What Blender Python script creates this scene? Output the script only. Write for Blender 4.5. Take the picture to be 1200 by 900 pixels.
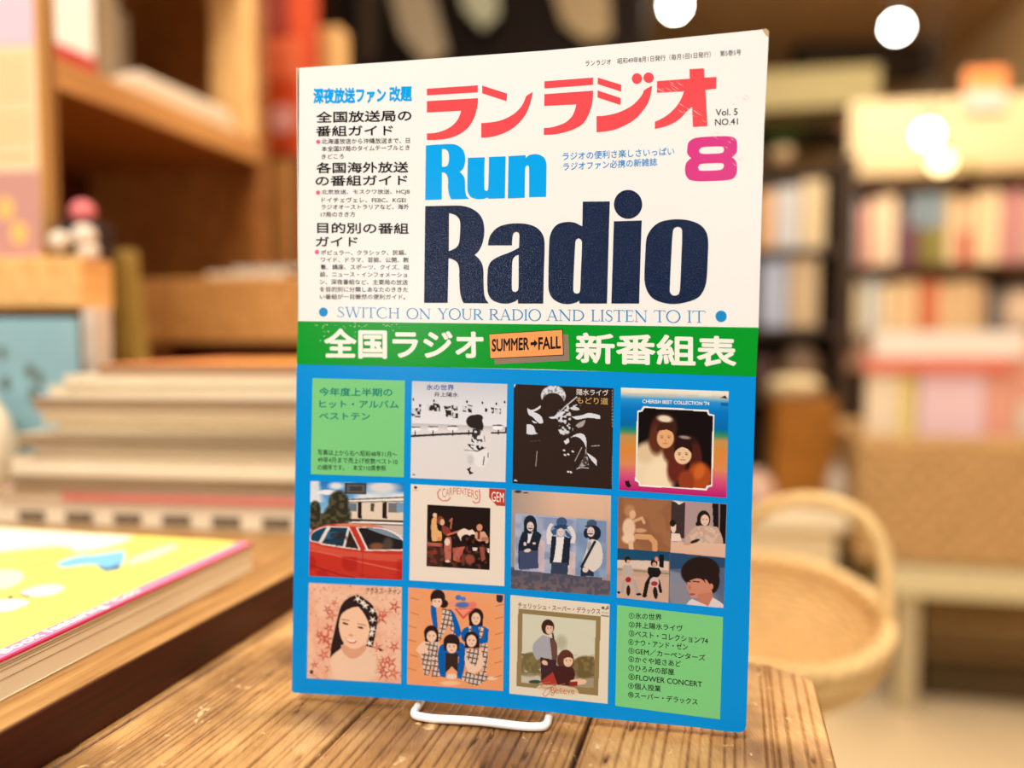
import bpy, bmesh, math, random
import numpy as np
from math import radians, sin, cos, pi, tan, atan2, hypot
from mathutils import Vector, Matrix
from mathutils.geometry import tessellate_polygon

for o in list(bpy.data.objects):
    bpy.data.objects.remove(o)
SC = bpy.context.scene
COL = SC.collection

# ---------------------------------------------------------------- camera
PITCH = radians(3)
CAM_Z = 0.1476
FPX = 900.0
cam = bpy.data.cameras.new('camera')
cam.sensor_width = 36
cam.lens = 36 * FPX / 1200
cam.clip_start = 0.01
cam.dof.use_dof = True
cam.dof.focus_distance = 0.291
cam.dof.aperture_fstop = 2.55
camo = bpy.data.objects.new('camera', cam)
camo.location = (0, 0, CAM_Z)
camo.rotation_euler = (pi / 2 - PITCH, 0, 0)
COL.objects.link(camo)
SC.camera = camo

# ---------------------------------------------------------------- world, light, exposure
SC.view_settings.view_transform = 'Standard'
SC.view_settings.look = 'None'
SC.view_settings.gamma = 1
SC.view_settings.use_curve_mapping = False
SC.view_settings.exposure = -0.10
world = bpy.data.worlds.new('shop_air')
SC.world = world
world.use_nodes = True
bg = world.node_tree.nodes['Background']
bg.inputs[0].default_value = (1.0, 0.975, 0.945, 1)
bg.inputs[1].default_value = 0.44


def area_light(name, loc, target, size, power, col=(1, .975, .94), size_y=None):
    l = bpy.data.lights.new(name, 'AREA')
    l.energy = power
    l.color = col
    l.size = size
    if size_y:
        l.shape = 'RECTANGLE'
        l.size_y = size_y
    o = bpy.data.objects.new(name, l)
    o.location = loc
    o.rotation_euler = (Vector(target) - Vector(loc)).to_track_quat('-Z', 'Y').to_euler()
    COL.objects.link(o)
    o.visible_camera = True
    return o



area_light('ceiling_light_front', (-0.50, -0.55, 1.5), (0.0, 0.3, 0.0), 0.7, 37, (1, .985, .96))
area_light('ceiling_light_side', (0.75, 0.15, 1.55), (0.05, 0.35, 0.0), 0.5, 8)
area_light('ceiling_light_back_left', (-0.15, 0.75, 1.55), (-0.45, 0.8, 0.2), 0.5, 12, (1, .88, .72))
area_light('ceiling_light_back_right', (1.4, 2.3, 1.6), (1.6, 2.6, 0), 1.2, 38, (1, .89, .72))
area_light('ceiling_light_aisle', (0.6, 1.3, 1.6), (0.8, 1.6, -.3), 0.6, 12, (1, .90, .74))
# two small spot lamps across the aisle, whose sheen lies on the cover
area_light('spot_lamp_left', (-0.705, -0.92, 0.305), (-.03, .3, .15), 0.13, 3.4)
area_light('spot_lamp_right', (0.0, -1.06, 0.50), (.06, .3, .17), 0.12, 1.2)

# ---------------------------------------------------------------- projecting helpers
CAMP = Vector((0, 0, CAM_Z))


def ray(px, py):
    x = (px - 600) / FPX
    z = -(py - 450) / FPX
    return Vector((x, cos(PITCH) + sin(PITCH) * z, -sin(PITCH) + cos(PITCH) * z))


def at(px, py, Y):
    r = ray(px, py)
    return CAMP + r * (Y / r.y)


def onz(px, py, z):
    r = ray(px, py)
    return CAMP + r * ((z - CAM_Z) / r.z)


# ---------------------------------------------------------------- object helpers
def lin(c):
    return tuple(((v / 255) / 12.92 if v / 255 <= .04045 else ((v / 255 + .055) / 1.055) ** 2.4) for v in c)


def link(o, parent=None):
    COL.objects.link(o)
    if parent:
        o.parent = parent
    return o


def empty(name, label, cat, loc=(0, 0, 0), rz=0, group=None):
    o = bpy.data.objects.new(name, None)
    o.empty_display_size = .02
    o.location = loc
    o.rotation_euler = (0, 0, rz)
    link(o)
    tag(o, label, cat, group)
    return o


def tag(o, label=None, cat=None, group=None, kind=None):
    if label:
        o['label'] = label
    if cat:
        o['category'] = cat
    if group:
        o['group'] = group
    if kind:
        o['kind'] = kind
    return o


def obj(name, bm, mat, parent=None, smooth=False, label=None, loc=None, rz=None):
    me = bpy.data.meshes.new(name)
    if isinstance(bm, tuple):
        me.from_pydata([tuple(v) for v in bm[0]], [], bm[1])
    else:
        bmesh.ops.recalc_face_normals(bm, faces=bm.faces)
        bm.to_mesh(me)
        bm.free()
    for m in (mat if isinstance(mat, (list, tuple)) else [mat]):
        me.materials.append(m)
    if smooth:
        for p in me.polygons:
            p.use_smooth = True
    o = bpy.data.objects.new(name, me)
    if loc is not None:
        o.location = loc
    if rz is not None:
        o.rotation_euler = (0, 0, rz)
    link(o, parent)
    if label:
        o['label'] = label
    return o


def box(bm, x0, x1, y0, y1, z0, z1, bev=0, M=None, seg=2):
    r = bmesh.ops.create_cube(bm, size=1)
    vs = r['verts']
    for v in vs:
        v.co = Vector(((x0 + x1) / 2 + v.co.x * (x1 - x0), (y0 + y1) / 2 + v.co.y * (y1 - y0), (z0 + z1) / 2 + v.co.z * (z1 - z0)))
    if bev:
        es = list({e for v in vs for e in v.link_edges})
        rr = bmesh.ops.bevel(bm, geom=es, offset=bev, segments=seg, affect='EDGES', profile=.5)
        vs = list({v for f in rr['faces'] for v in f.verts} | {v for v in vs if v.is_valid})
    if M is not None:
        for v in vs:
            v.co = M @ v.co
    return vs


def bx(*a, **k):
    bm = bmesh.new()
    box(bm, *a, **k)
    return bm


def lathe(prof, n=32, bm=None, M=None):
    bm = bm or bmesh.new()
    rings = []
    for r, z in prof:
        if r < 1e-6:
            rings.append([bm.verts.new((0, 0, z))])
        else:
            rings.append([bm.verts.new((r * cos(2 * pi * k / n), r * sin(2 * pi * k / n), z)) for k in range(n)])
    for a, b in zip(rings[:-1], rings[1:]):
        for k in range(n):
            k2 = (k + 1) % n
            if len(a) == 1 and len(b) == 1:
                continue
            if len(a) == 1:
                bm.faces.new((a[0], b[k], b[k2]))
            elif len(b) == 1:
                bm.faces.new((a[k], b[0], a[k2]))
            else:
                bm.faces.new((a[k], b[k], b[k2], a[k2]))
    if M is not None:
        for rg in rings:
            for v in rg:
                v.co = M @ v.co
    return bm


def tube(pts, r, n=10, bm=None, closed=False, rad=None):
    bm = bm or bmesh.new()
    pts = [Vector(p) for p in pts]
    N = len(pts)
    rings = []
    up = Vector((0, 0, 1))
    prevn = None
    for i, p in enumerate(pts):
        a = pts[(i - 1) % N] if (closed or i > 0) else p
        b = pts[(i + 1) % N] if (closed or i < N - 1) else p
        t = (b - a).normalized()
        if prevn is None:
            nn = t.cross(up)
            if nn.length < .05:
                nn = t.cross(Vector((1, 0, 0)))
        else:
            nn = prevn - t * prevn.dot(t)
        nn.normalize()
        prevn = nn
        bb = t.cross(nn)
        rr = rad[i] if rad else r
        rings.append([bm.verts.new(p + nn * rr * cos(2 * pi * k / n) + bb * rr * sin(2 * pi * k / n)) for k in range(n)])
    for i in range(N if closed else N - 1):
        a, b = rings[i], rings[(i + 1) % N]
        for k in range(n):
            k2 = (k + 1) % n
            bm.faces.new((a[k], a[k2], b[k2], b[k]))
    if not closed:
        bm.faces.new(rings[0][::-1])
        bm.faces.new(rings[-1])
    return bm


def spline(pts, n=8, closed=False):
    pts = [Vector(p) for p in pts]
    N = len(pts)
    out = []
    for i in range(N if closed else N - 1):
        g = lambda k: pts[k % N] if closed else pts[min(max(k, 0), N - 1)]
        p0, p1, p2, p3 = g(i - 1), g(i), g(i + 1), g(i + 2)
        for s in range(n):
            t = s / n
            out.append(.5 * ((2 * p1) + (p2 - p0) * t + (2 * p0 - 5 * p1 + 4 * p2 - p3) * t * t + (3 * p1 - p0 - 3 * p2 + p3) * t ** 3))
    if not closed:
        out.append(pts[-1])
    return out


# ---------------------------------------------------------------- materials
MATS = {}


def mat(name, c, rough=.6, spec=.4, noise=0.0, nscale=40, bump=0.0, bscale=200, emit=None, estr=0, coat=0):
    if name in MATS:
        return MATS[name]
    m = bpy.data.materials.new(name)
    m.use_nodes = True
    nt = m.node_tree
    b = nt.nodes['Principled BSDF']
    col = lin(c)
    b.inputs['Base Color'].default_value = (*col, 1)
    b.inputs['Roughness'].default_value = rough
    b.inputs['Specular IOR Level'].default_value = spec
    b.inputs['Coat Weight'].default_value = coat
    tc = nt.nodes.new('ShaderNodeTexCoord')
    if noise:
        n = nt.nodes.new('ShaderNodeTexNoise')
        n.inputs['Scale'].default_value = nscale
        n.inputs['Detail'].default_value = 4
        nt.links.new(tc.outputs['Object'], n.inputs['Vector'])
        r = nt.nodes.new('ShaderNodeValToRGB')
        r.color_ramp.elements[0].position = .3
        r.color_ramp.elements[1].position = .7
        r.color_ramp.elements[0].color = (*[v * (1 - noise) for v in col], 1)
        r.color_ramp.elements[1].color = (*[min(1, v * (1 + noise * .6)) for v in col], 1)
        nt.links.new(n.outputs['Fac'], r.inputs['Fac'])
        nt.links.new(r.outputs['Color'], b.inputs['Base Color'])
    if bump:
        n2 = nt.nodes.new('ShaderNodeTexNoise')
        n2.inputs['Scale'].default_value = bscale
        n2.inputs['Detail'].default_value = 3
        nt.links.new(tc.outputs['Object'], n2.inputs['Vector'])
        bp = nt.nodes.new('ShaderNodeBump')
        bp.inputs['Strength'].default_value = bump
        bp.inputs['Distance'].default_value = .001
        nt.links.new(n2.outputs['Fac'], bp.inputs['Height'])
        nt.links.new(bp.outputs['Normal'], b.inputs['Normal'])
    if emit:
        b.inputs['Emission Color'].default_value = (*lin(emit), 1)
        b.inputs['Emission Strength'].default_value = estr
    MATS[name] = m
    return m


def wood(name, dark, light, scale=(60, 4, 60), rough=.5, spec=.4, bump=.15):
    """fine straight grain running along local Y"""
    if name in MATS:
        return MATS[name]
    m = bpy.data.materials.new(name)
    m.use_nodes = True
    nt = m.node_tree
    b = nt.nodes['Principled BSDF']
    b.inputs['Roughness'].default_value = rough
    b.inputs['Specular IOR Level'].default_value = spec
    tc = nt.nodes.new('ShaderNodeTexCoord')
    mp = nt.nodes.new('ShaderNodeMapping')
    mp.inputs['Scale'].default_value = scale
    nt.links.new(tc.outputs['Object'], mp.inputs['Vector'])
    n = nt.nodes.new('ShaderNodeTexNoise')
    n.inputs['Scale'].default_value = 1
    n.inputs['Detail'].default_value = 6
    n.inputs['Roughness'].default_value = .65
    n.inputs['Distortion'].default_value = .3
    nt.links.new(mp.outputs['Vector'], n.inputs['Vector'])
    r = nt.nodes.new('ShaderNodeValToRGB')
    r.color_ramp.elements[0].position = .32
    r.color_ramp.elements[1].position = .66
    r.color_ramp.elements[0].color = (*lin(dark), 1)
    r.color_ramp.elements[1].color = (*lin(light), 1)
    nt.links.new(n.outputs['Fac'], r.inputs['Fac'])
    nt.links.new(r.outputs['Color'], b.inputs['Base Color'])
    bp = nt.nodes.new('ShaderNodeBump')
    bp.inputs['Strength'].default_value = bump
    bp.inputs['Distance'].default_value = .0008
    nt.links.new(n.outputs['Fac'], bp.inputs['Height'])
    nt.links.new(bp.outputs['Normal'], b.inputs['Normal'])
    MATS[name] = m
    return m


def print_mat(name, c=None, rough=.23, attr=False, spec=.1, relief=.25):
    """ink on the semi gloss cover stock: same fine paper relief everywhere"""
    if name in MATS:
        return MATS[name]
    m = bpy.data.materials.new(name)
    m.use_nodes = True
    nt = m.node_tree
    b = nt.nodes['Principled BSDF']
    b.inputs['Roughness'].default_value = rough
    b.inputs['Specular IOR Level'].default_value = spec
    if attr:
        a = nt.nodes.new('ShaderNodeAttribute')
        a.attribute_name = 'Col'
        nt.links.new(a.outputs['Color'], b.inputs['Base Color'])
    else:
        b.inputs['Base Color'].default_value = (*[v * INK for v in lin(c)], 1)
    tc = nt.nodes.new('ShaderNodeTexCoord')
    n = nt.nodes.new('ShaderNodeTexNoise')
    n.inputs['Scale'].default_value = 1500
    n.inputs['Detail'].default_value = 2
    nt.links.new(tc.outputs['Object'], n.inputs['Vector'])
    bp = nt.nodes.new('ShaderNodeBump')
    bp.inputs['Strength'].default_value = relief
    bp.inputs['Distance'].default_value = .00015
    nt.links.new(n.outputs['Fac'], bp.inputs['Height'])
    nt.links.new(bp.outputs['Normal'], b.inputs['Normal'])
    MATS[name] = m
    return m


INK = 0.80
# ================================================================ the setting
RZ = radians(-11)          # the shop's walls run 11 degrees off the camera axis
FLOOR = -0.72
CEIL = 1.69

M_floor = mat('floor_paint', (236, 214, 172), .35, .4, .06, 6)
M_ceil = mat('ceiling_paint', (196, 158, 112), .8, .2, .08, 5)
M_wallw = mat('wall_cream', (240, 218, 178), .8, .2, .04, 5)
M_wallb = mat('wall_brown', (84, 62, 40), .8, .2, .1, 5)
M_beam = mat('beam_dark', (52, 38, 24), .7, .3, .1, 8)


def struct(name, bm, m):
    o = obj(name, bm, m)
    o['kind'] = 'structure'
    return o


def R2(x, y, z=0):
    return Vector((x * cos(RZ) - y * sin(RZ), x * sin(RZ) + y * cos(RZ), z))


def rbox(x0, x1, y0, y1, z0, z1, bev=0):
    """box in shop axes"""
    return bx(x0, x1, y0, y1, z0, z1, bev, M=Matrix.Rotation(RZ, 4, 'Z'))


struct('floor', rbox(-1.6, 3.4, -2.6, 5.6, FLOOR - .06, FLOOR), M_floor)
struct('ceiling', rbox(-1.6, 3.4, -2.6, 5.6, CEIL, CEIL + .08), M_ceil)
struct('wall_left', rbox(-1.5, -1.4, -2.6, 5.6, FLOOR, CEIL), M_wallb)
struct('wall_back', rbox(-1.4, 3.4, 4.9, 5.0, FLOOR, CEIL), M_wallw)
wr = at(1100, 95, 4.5)
struct('wall_right', bx(0, .1, -4.2, 1.6, FLOOR, CEIL, M=Matrix.Translation((wr.x, wr.y, 0)) @ Matrix.Rotation(radians(-9.5), 4, 'Z')), mat('wall_tan', (226, 186, 130), .8, .2, .05, 5))
# dark roof beams under the ceiling
def at_beam(px0, px1, py0, py1, Y, th):
    p, q = at(px0, py1, Y), at(px1, py0, Y)
    return bx(p.x, q.x, Y, Y + th, p.z, min(q.z, CEIL - .001))


struct('trim_1', at_beam(940, 1098, 30, 84, 4.0, .18), M_beam)
struct('trim_2', at_beam(870, 1004, 128, 172, 4.15, .1), M_beam)
struct('trim_3', rbox(-1.39, 0.42, 4.2, 4.3, FLOOR, 1.33), M_beam)


def thing_box(name, label, cat, px0, px1, py0, py1, Y, depth, m, bev=.003, rz=RZ, group=None):
    """a box whose front face spans the given view at distance Y"""
    a = at(px0, py1, Y)
    b = at(px1, py0, Y)
    o = obj(name, bx(0, b.x - a.x, 0, depth, 0, b.z - a.z, bev), m, loc=a, rz=rz)
    return tag(o, label, cat, group)


# ================================================================ table of old planks
TZ = 0.0
PY = radians(-15.6)
PM = Matrix.Rotation(PY, 4, 'Z')
M_plank = bpy.data.materials.new('old_plank')
M_plank.use_nodes = True
nt = M_plank.node_tree
b = nt.nodes['Principled BSDF']
b.inputs['Roughness'].default_value = .42
b.inputs['Specular IOR Level'].default_value = .45
a = nt.nodes.new('ShaderNodeAttribute')
a.attribute_name = 'grain'
tc = nt.nodes.new('ShaderNodeTexCoord')
mp = nt.nodes.new('ShaderNodeMapping')
mp.inputs['Scale'].default_value = (1500, 160, 300)
nt.links.new(tc.outputs['Object'], mp.inputs['Vector'])
n1 = nt.nodes.new('ShaderNodeTexNoise')
n1.inputs['Scale'].default_value = 1
n1.inputs['Detail'].default_value = 5
nt.links.new(mp.outputs['Vector'], n1.inputs['Vector'])
n2 = nt.nodes.new('ShaderNodeTexNoise')
n2.inputs['Scale'].default_value = 38
n2.inputs['Detail'].default_value = 7
n2.inputs['Roughness'].default_value = .7
mp2 = nt.nodes.new('ShaderNodeMapping')
mp2.inputs['Scale'].default_value = (1.6, .7, 1)
nt.links.new(tc.outputs['Object'], mp2.inputs['Vector'])
nt.links.new(mp2.outputs['Vector'], n2.inputs['Vector'])
r1 = nt.nodes.new('ShaderNodeValToRGB')
el = r1.color_ramp.elements
el[0].position = 0.0
el[0].color = (*lin((44, 25, 9)), 1)
el[1].position = 1.0
el[1].color = (*lin((228, 184, 120)), 1)
e = el.new(.22)
e.color = (*lin((104, 66, 28)), 1)
e = el.new(.55)
e.color = (*lin((182, 134, 78)), 1)
mx = nt.nodes.new('ShaderNodeMath')
mx.operation = 'MULTIPLY_ADD'
mx.inputs[1].default_value = .40
nt.links.new(n1.outputs['Fac'], mx.inputs[0])
nt.links.new(a.outputs['Fac'], mx.inputs[2])
mx2 = nt.nodes.new('ShaderNodeMath')
mx2.operation = 'MULTIPLY_ADD'
mx2.inputs[1].default_value = .95
nt.links.new(n2.outputs['Fac'], mx2.inputs[0])
nt.links.new(mx.outputs[0], mx2.inputs[2])
mx3 = nt.nodes.new('ShaderNodeMath')
mx3.operation = 'SUBTRACT'
mx3.inputs[1].default_value = .575
nt.links.new(mx2.outputs[0], mx3.inputs[0])
nt.links.new(mx3.outputs[0], r1.inputs['Fac'])
n3 = nt.nodes.new('ShaderNodeTexNoise')       # old dark stains
n3.inputs['Scale'].default_value = 17
n3.inputs['Detail'].default_value = 4
nt.links.new(tc.outputs['Object'], n3.inputs['Vector'])
r3 = nt.nodes.new('ShaderNodeValToRGB')
r3.color_ramp.elements[0].position = .36
r3.color_ramp.elements[0].color = (.42, .36, .30, 1)
r3.color_ramp.elements[1].position = .54
r3.color_ramp.elements[1].color = (1, 1, 1, 1)
nt.links.new(n3.outputs['Fac'], r3.inputs['Fac'])
m3 = nt.nodes.new('ShaderNodeMixRGB')
m3.blend_type = 'MULTIPLY'
m3.inputs['Fac'].default_value = 1.0
nt.links.new(r1.outputs['Color'], m3.inputs['Color1'])
nt.links.new(r3.outputs['Color'], m3.inputs['Color2'])
n4 = nt.nodes.new('ShaderNodeTexNoise')       # pale chipped spots
n4.inputs['Scale'].default_value = 120
n4.inputs['Detail'].default_value = 6
n4.inputs['Distortion'].default_value = 1.2
nt.links.new(tc.outputs['Object'], n4.inputs['Vector'])
r4 = nt.nodes.new('ShaderNodeValToRGB')
r4.color_ramp.elements[0].position = .66
r4.color_ramp.elements[0].color = (0, 0, 0, 1)
r4.color_ramp.elements[1].position = .72
r4.color_ramp.elements[1].color = (.85, .85, .85, 1)
nt.links.new(n4.outputs['Fac'], r4.inputs['Fac'])
m4 = nt.nodes.new('ShaderNodeMixRGB')
nt.links.new(r4.outputs['Color'], m4.inputs['Fac'])
nt.links.new(m3.outputs['Color'], m4.inputs['Color1'])
m4.inputs['Color2'].default_value = (*lin((232, 200, 146)), 1)
nt.links.new(m4.outputs['Color'], b.inputs['Base Color'])
bp = nt.nodes.new('ShaderNodeBump')
bp.inputs['Strength'].default_value = .5
bp.inputs['Distance'].default_value = .0006
nt.links.new(mx2.outputs[0], bp.inputs['Height'])
nt.links.new(bp.outputs['Normal'], b.inputs['Normal'])

table = empty('wooden_table', 'weathered brown plank table with gappy boards and deep grain carrying the magazine', 'table', (0.02, .22, FLOOR), 0)


def smooth1d(n, k, rng):
    v = rng.random(n + 2 * k)
    ker = np.hanning(k)
    return np.convolve(v, ker / ker.sum(), 'same')[k:k + n]


def plank(x0, x1, y0, y1, seed, chip=0.0, tone=0.0):
    """one board in plank axes (x across, y along): grooved top surface, real sides"""
    rng = np.random.default_rng(seed)
    nx = int((x1 - x0) / .00036)
    ny = int((y1 - y0) / .0030)
    xs = np.linspace(x0, x1, nx)
    ys = np.linspace(y0, y1, ny)
    # grain lines: positions wander slowly along the board
    h = np.zeros((ny, nx))
    wob = (smooth1d(ny, 60, rng) - .5) * .006
    lines = []
    x = x0 + .002
    while x < x1:
        lines.append((x, rng.uniform(.35, 1.0), rng.uniform(.00035, .0007)))
        x += rng.choice([.0022, .003, .0038, .0038, .0046, .006]) * rng.uniform(.75, 1.25)
    for lx, d, w in lines:
        amp = d * (.45 + .9 * smooth1d(ny, 40, rng))
        c = lx + wob + (smooth1d(ny, 50, rng) - .5) * .002
        h -= amp[:, None] * np.exp(-((xs[None, :] - c[:, None]) / w) ** 2)
    band = smooth1d(nx, 22, rng)
    h += (band - .5)[None, :] * .5
    for _ in range(26):      # pits and worm holes
        px_, py_ = rng.uniform(x0, x1), rng.uniform(y0, y1)
        h -= 1.3 * np.exp(-((xs[None, :] - px_) / .0009) ** 2 - ((ys[:, None] - py_) / .0028) ** 2)
    edge = np.minimum(xs - x0, x1 - xs)
    h -= (1.0 * np.exp(-(edge / .0007) ** 2))[None, :]
    h = np.clip(h, -1.6, .7)
    z = h * .0007
    z = z - z.max() - .0002
    X = np.repeat(xs[None, :], ny, 0).copy()
    Y = np.repeat(ys[:, None], nx, 1).copy()
    if chip:
        cut = np.clip((X - (x1 - .018)) / .018, 0, 1) * chip + (smooth1d(nx, 12, rng) - .5)[None, :] * .006
        t = np.clip((Y - y0) / (y1 - y0), 0, 1) ** 6
        Y = Y - t * cut
    top = np.stack([X, Y, z], -1).reshape(-1, 3)
    g = np.clip(.52 + tone + h * .42, 0, 1).reshape(-1)
    verts = [tuple(v) for v in top]
    faces = [(j * nx + i, j * nx + i + 1, (j + 1) * nx + i + 1, (j + 1) * nx + i) for j in range(ny - 1) for i in range(nx - 1)]
    loop = [i for i in range(nx)] + [j * nx + nx - 1 for j in range(1, ny)] + [(ny - 1) * nx + i for i in range(nx - 2, -1, -1)] + [j * nx for j in range(ny - 2, 0, -1)]
    base = len(verts)
    for k in loop:
        v = verts[k]
        verts.append((v[0], v[1], -.028))
    L = len(loop)
    for k in range(L):
        k2 = (k + 1) % L
        faces.append((loop[k2], loop[k], base + k, base + k2))
    faces.append(tuple(base + k for k in range(L - 1, -1, -1)))
    gg = np.concatenate([g, np.full(L, .3)])
    verts = [tuple(PM @ Vector(v) - table.location) for v in verts]
    o = obj('plank', (verts, faces), M_plank, table)
    at_ = o.data.attributes.new('grain', 'FLOAT', 'POINT')
    at_.data.foreach_set('value', gg.astype(np.float32))
    for p in o.data.polygons:
        p.use_smooth = True
    return o


def to_plank(p):
    return PM.inverted() @ Vector(p)


gA = to_plank(onz(407, 850, 0)).x
gB = to_plank(onz(684, 862, 0)).x
gR = to_plank(onz(965, 838, 0)).x
yE = to_plank(onz(900, 780, 0)).y
plank(-.30, gA - .0848, .02, yE + .012, 11)
plank(gA - .0847, gA - .0006, .02, yE + .004, 12, tone=.12)
plank(gA + .0006, gB - .0005, .02, yE + .006, 13, tone=.02)
plank(gB + .0005, gR, .02, yE + .001, 14, chip=.012, tone=.05)
for lx in (-.25, gR - .04):
    for ly in (.05, yE - .05):
        p = PM @ Vector((lx, ly, 0)) - table.location
        obj('leg', bx(p.x - .018, p.x + .018, p.y - .018, p.y + .018, 0, -FLOOR - .0295, .003), wood('table_leg_wood', (92, 58, 28), (150, 102, 54)), table)
obj('apron', bx(-.25, gR - .03, .04, yE - .03, -.075, -.0285, .003, M=Matrix.Translation(-table.location) @ PM), wood('table_leg_wood', (92, 58, 28), (150, 102, 54)), table)
# ================================================================ the magazine on its wire stand
LEAN = radians(1)
_BL = onz(343, 813, .0033)
_BR = onz(873, 858, .0033)
MU = (_BR - _BL).normalized()
_N0 = Vector((-MU.y, MU.x, 0))
MV = Vector((0, 0, 1)) * cos(LEAN) + _N0 * sin(LEAN)
MN = -(MU.cross(MV)).normalized()
if MN.y > 0:
    MN = -MN                      # towards the reader
MORG = _BL


def mp_(px, py, off=0.0):
    """a point of the photographed cover as a point (u, v, w) on the magazine: w stands off the paper"""
    r = ray(px, py)
    t = (MORG - CAMP).dot(MN) / r.dot(MN)
    p = CAMP + r * t - MORG
    return Vector((p.dot(MU), off, p.dot(MV)))


MAGM = Matrix((( MU.x, -MN.x, MV.x, MORG.x), (MU.y, -MN.y, MV.y, MORG.y), (MU.z, -MN.z, MV.z, MORG.z), (0, 0, 0, 1)))
mag = bpy.data.objects.new('magazine', None)
mag.matrix_world = MAGM
link(mag)
tag(mag, 'old radio magazine with white top and blue lower cover standing upright on a wire stand', 'magazine')

S = 0.00003      # one film of ink


def smooth_poly(pts, ang=38, n=5):
    """hermite smoothing that keeps real corners"""
    P = [Vector((p[0], p[1])) for p in pts]
    N = len(P)
    T = []
    for i in range(N):
        a = P[i] - P[i - 1]
        c = P[(i + 1) % N] - P[i]
        if a.length < 1e-6 or c.length < 1e-6 or a.angle(c) > radians(ang):
            T.append(None)
        else:
            T.append((a + c).normalized())
    out = []
    for i in range(N):
        j = (i + 1) % N
        p, q = P[i], P[j]
        d = q - p
        L = d.length
        out.append(p)
        if T[i] is None and T[j] is None:
            continue
        t0 = T[i] * L if T[i] is not None else (d * 2 - T[j] * L) * .5 + d * 0
        t1 = T[j] * L if T[j] is not None else (d * 2 - T[i] * L) * .5 + d * 0
        for s in range(1, n):
            t = s / n
            h0 = 2 * t ** 3 - 3 * t * t + 1
            h1 = t ** 3 - 2 * t * t + t
            h2 = -2 * t ** 3 + 3 * t * t
            h3 = t ** 3 - t * t
            out.append(p * h0 + t0 * h1 + q * h2 + t1 * h3)
    return out


class Ink:
    """flat printed shapes, given as outlines in picture units and laid on the cover"""

    def __init__(s, layer):
        s.v = []
        s.f = []
        s.w = -S * layer

    def add(s, loops, o=(0, 0), k=1.0, smooth=True):
        L = []
        for lp in loops:
            q = smooth_poly(lp) if smooth else [Vector((p[0], p[1])) for p in lp]
            L.append([Vector((o[0] + p.x / k, o[1] + p.y / k, 0)) for p in q])
        flat = [p for l in L for p in l]
        base = len(s.v)
        s.v += [mp_(p.x, p.y, s.w) for p in flat]
        s.f += [tuple(base + i for i in t) for t in tessellate_polygon(L)]
        return s

    def ell(s, cx, cy, rx, ry, o=(0, 0), k=1.0, n=28):
        return s.add([[(cx + rx * cos(2 * pi * i / n), cy + ry * sin(2 * pi * i / n)) for i in range(n)]], o, k, False)

    def text(s, body, x0, y0, x1, y1, h, bold=0.0, up=None):
        """ink bounds: bottom edge runs (x0,y0)-(x1,y1), letters stand h tall"""
        c = bpy.data.curves.new('t', 'FONT')
        c.body = body
        c.resolution_u = 3
        o = bpy.data.objects.new('t', c)
        COL.objects.link(o)
        bpy.context.view_layer.update()
        me = bpy.data.meshes.new_from_object(o.evaluated_get(bpy.context.evaluated_depsgraph_get()))
        n = len(me.vertices)
        co = np.empty(n * 3)
        me.vertices.foreach_get('co', co)
        co = co.reshape(-1, 3)
        lo, hi = co.min(0), co.max(0)
        em = h / (hi[1] - lo[1])
        sx = (x1 - x0) / (hi[0] - lo[0])
        ring = [(0, 0)]
        if bold >= .007:
            ring = [(bold * .8 * cos(2 * pi * q / 8), bold * .8 * sin(2 * pi * q / 8)) for q in range(8)]
        for qn, (rx, ry) in enumerate(ring):     # heavier letters: the glyph overprinted in register
            base = len(s.v)
            w_ = s.w - qn * 2e-6
            for x, y, z in co:
                u = (x - lo[0]) / (hi[0] - lo[0])
                v = (y - lo[1]) / (hi[1] - lo[1])
                s.v.append(mp_(x0 + (x1 - x0) * u + rx * min(sx, em), y0 + (y1 - y0) * u - h * v + ry * em, w_))
            s.f += [tuple(base + i for i in p.vertices) for p in me.polygons]
        bpy.data.objects.remove(o)
        bpy.data.meshes.remove(me)
        bpy.data.curves.remove(c)
        return s

    def build(s, name, m, parent, label=None):
        return obj(name, (s.v, s.f), m, parent, label=label)


I_paper = print_mat('cover_paper', (252, 249, 244))
I_red = print_mat('ink_red', (246, 82, 88))
I_cyan = print_mat('ink_cyan', (0, 172, 252))
I_navy = print_mat('ink_navy', (0, 26, 64), .23, spec=.2, relief=1.0)
I_pink = print_mat('ink_magenta', (224, 58, 138))
I_black = print_mat('ink_black', (26, 22, 26))
I_grey = print_mat('ink_small_type', (44, 38, 42))
I_blue = print_mat('ink_blue', (0, 150, 232))
I_tag = print_mat('ink_tagline', (24, 148, 214))
I_green = print_mat('ink_green', (0, 160, 40))
I_light = print_mat('ink_light_green', (128, 212, 136))
I_teal = print_mat('ink_teal', (0, 134, 118))
I_orange = print_mat('ink_orange', (255, 168, 96))
I_drop = print_mat('ink_drop_grey', (150, 128, 112))
I_bullet = print_mat('ink_bullet', (244, 92, 150))
I_white = print_mat('ink_none', (255, 252, 240))

OUT = [(350.6, 79.5), (432, 74.2), (640, 59.2), (760, 48), (860, 38), (891, 34.8), (898, 33.6), (901, 36.5), (899.5, 70), (895.5, 150), (892.5, 255), (889, 383), (885.9, 441), (881.4, 590), (877.8, 750), (874.4, 850), (872.5, 856), (868, 858.2), (850, 857), (810, 851.5), (695, 841), (646, 834.5), (570, 827.6), (493, 821), (407, 815.2), (344, 811.8), (342, 809), (345.2, 600), (347.6, 430), (349, 376), (349.6, 250)]


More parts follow.
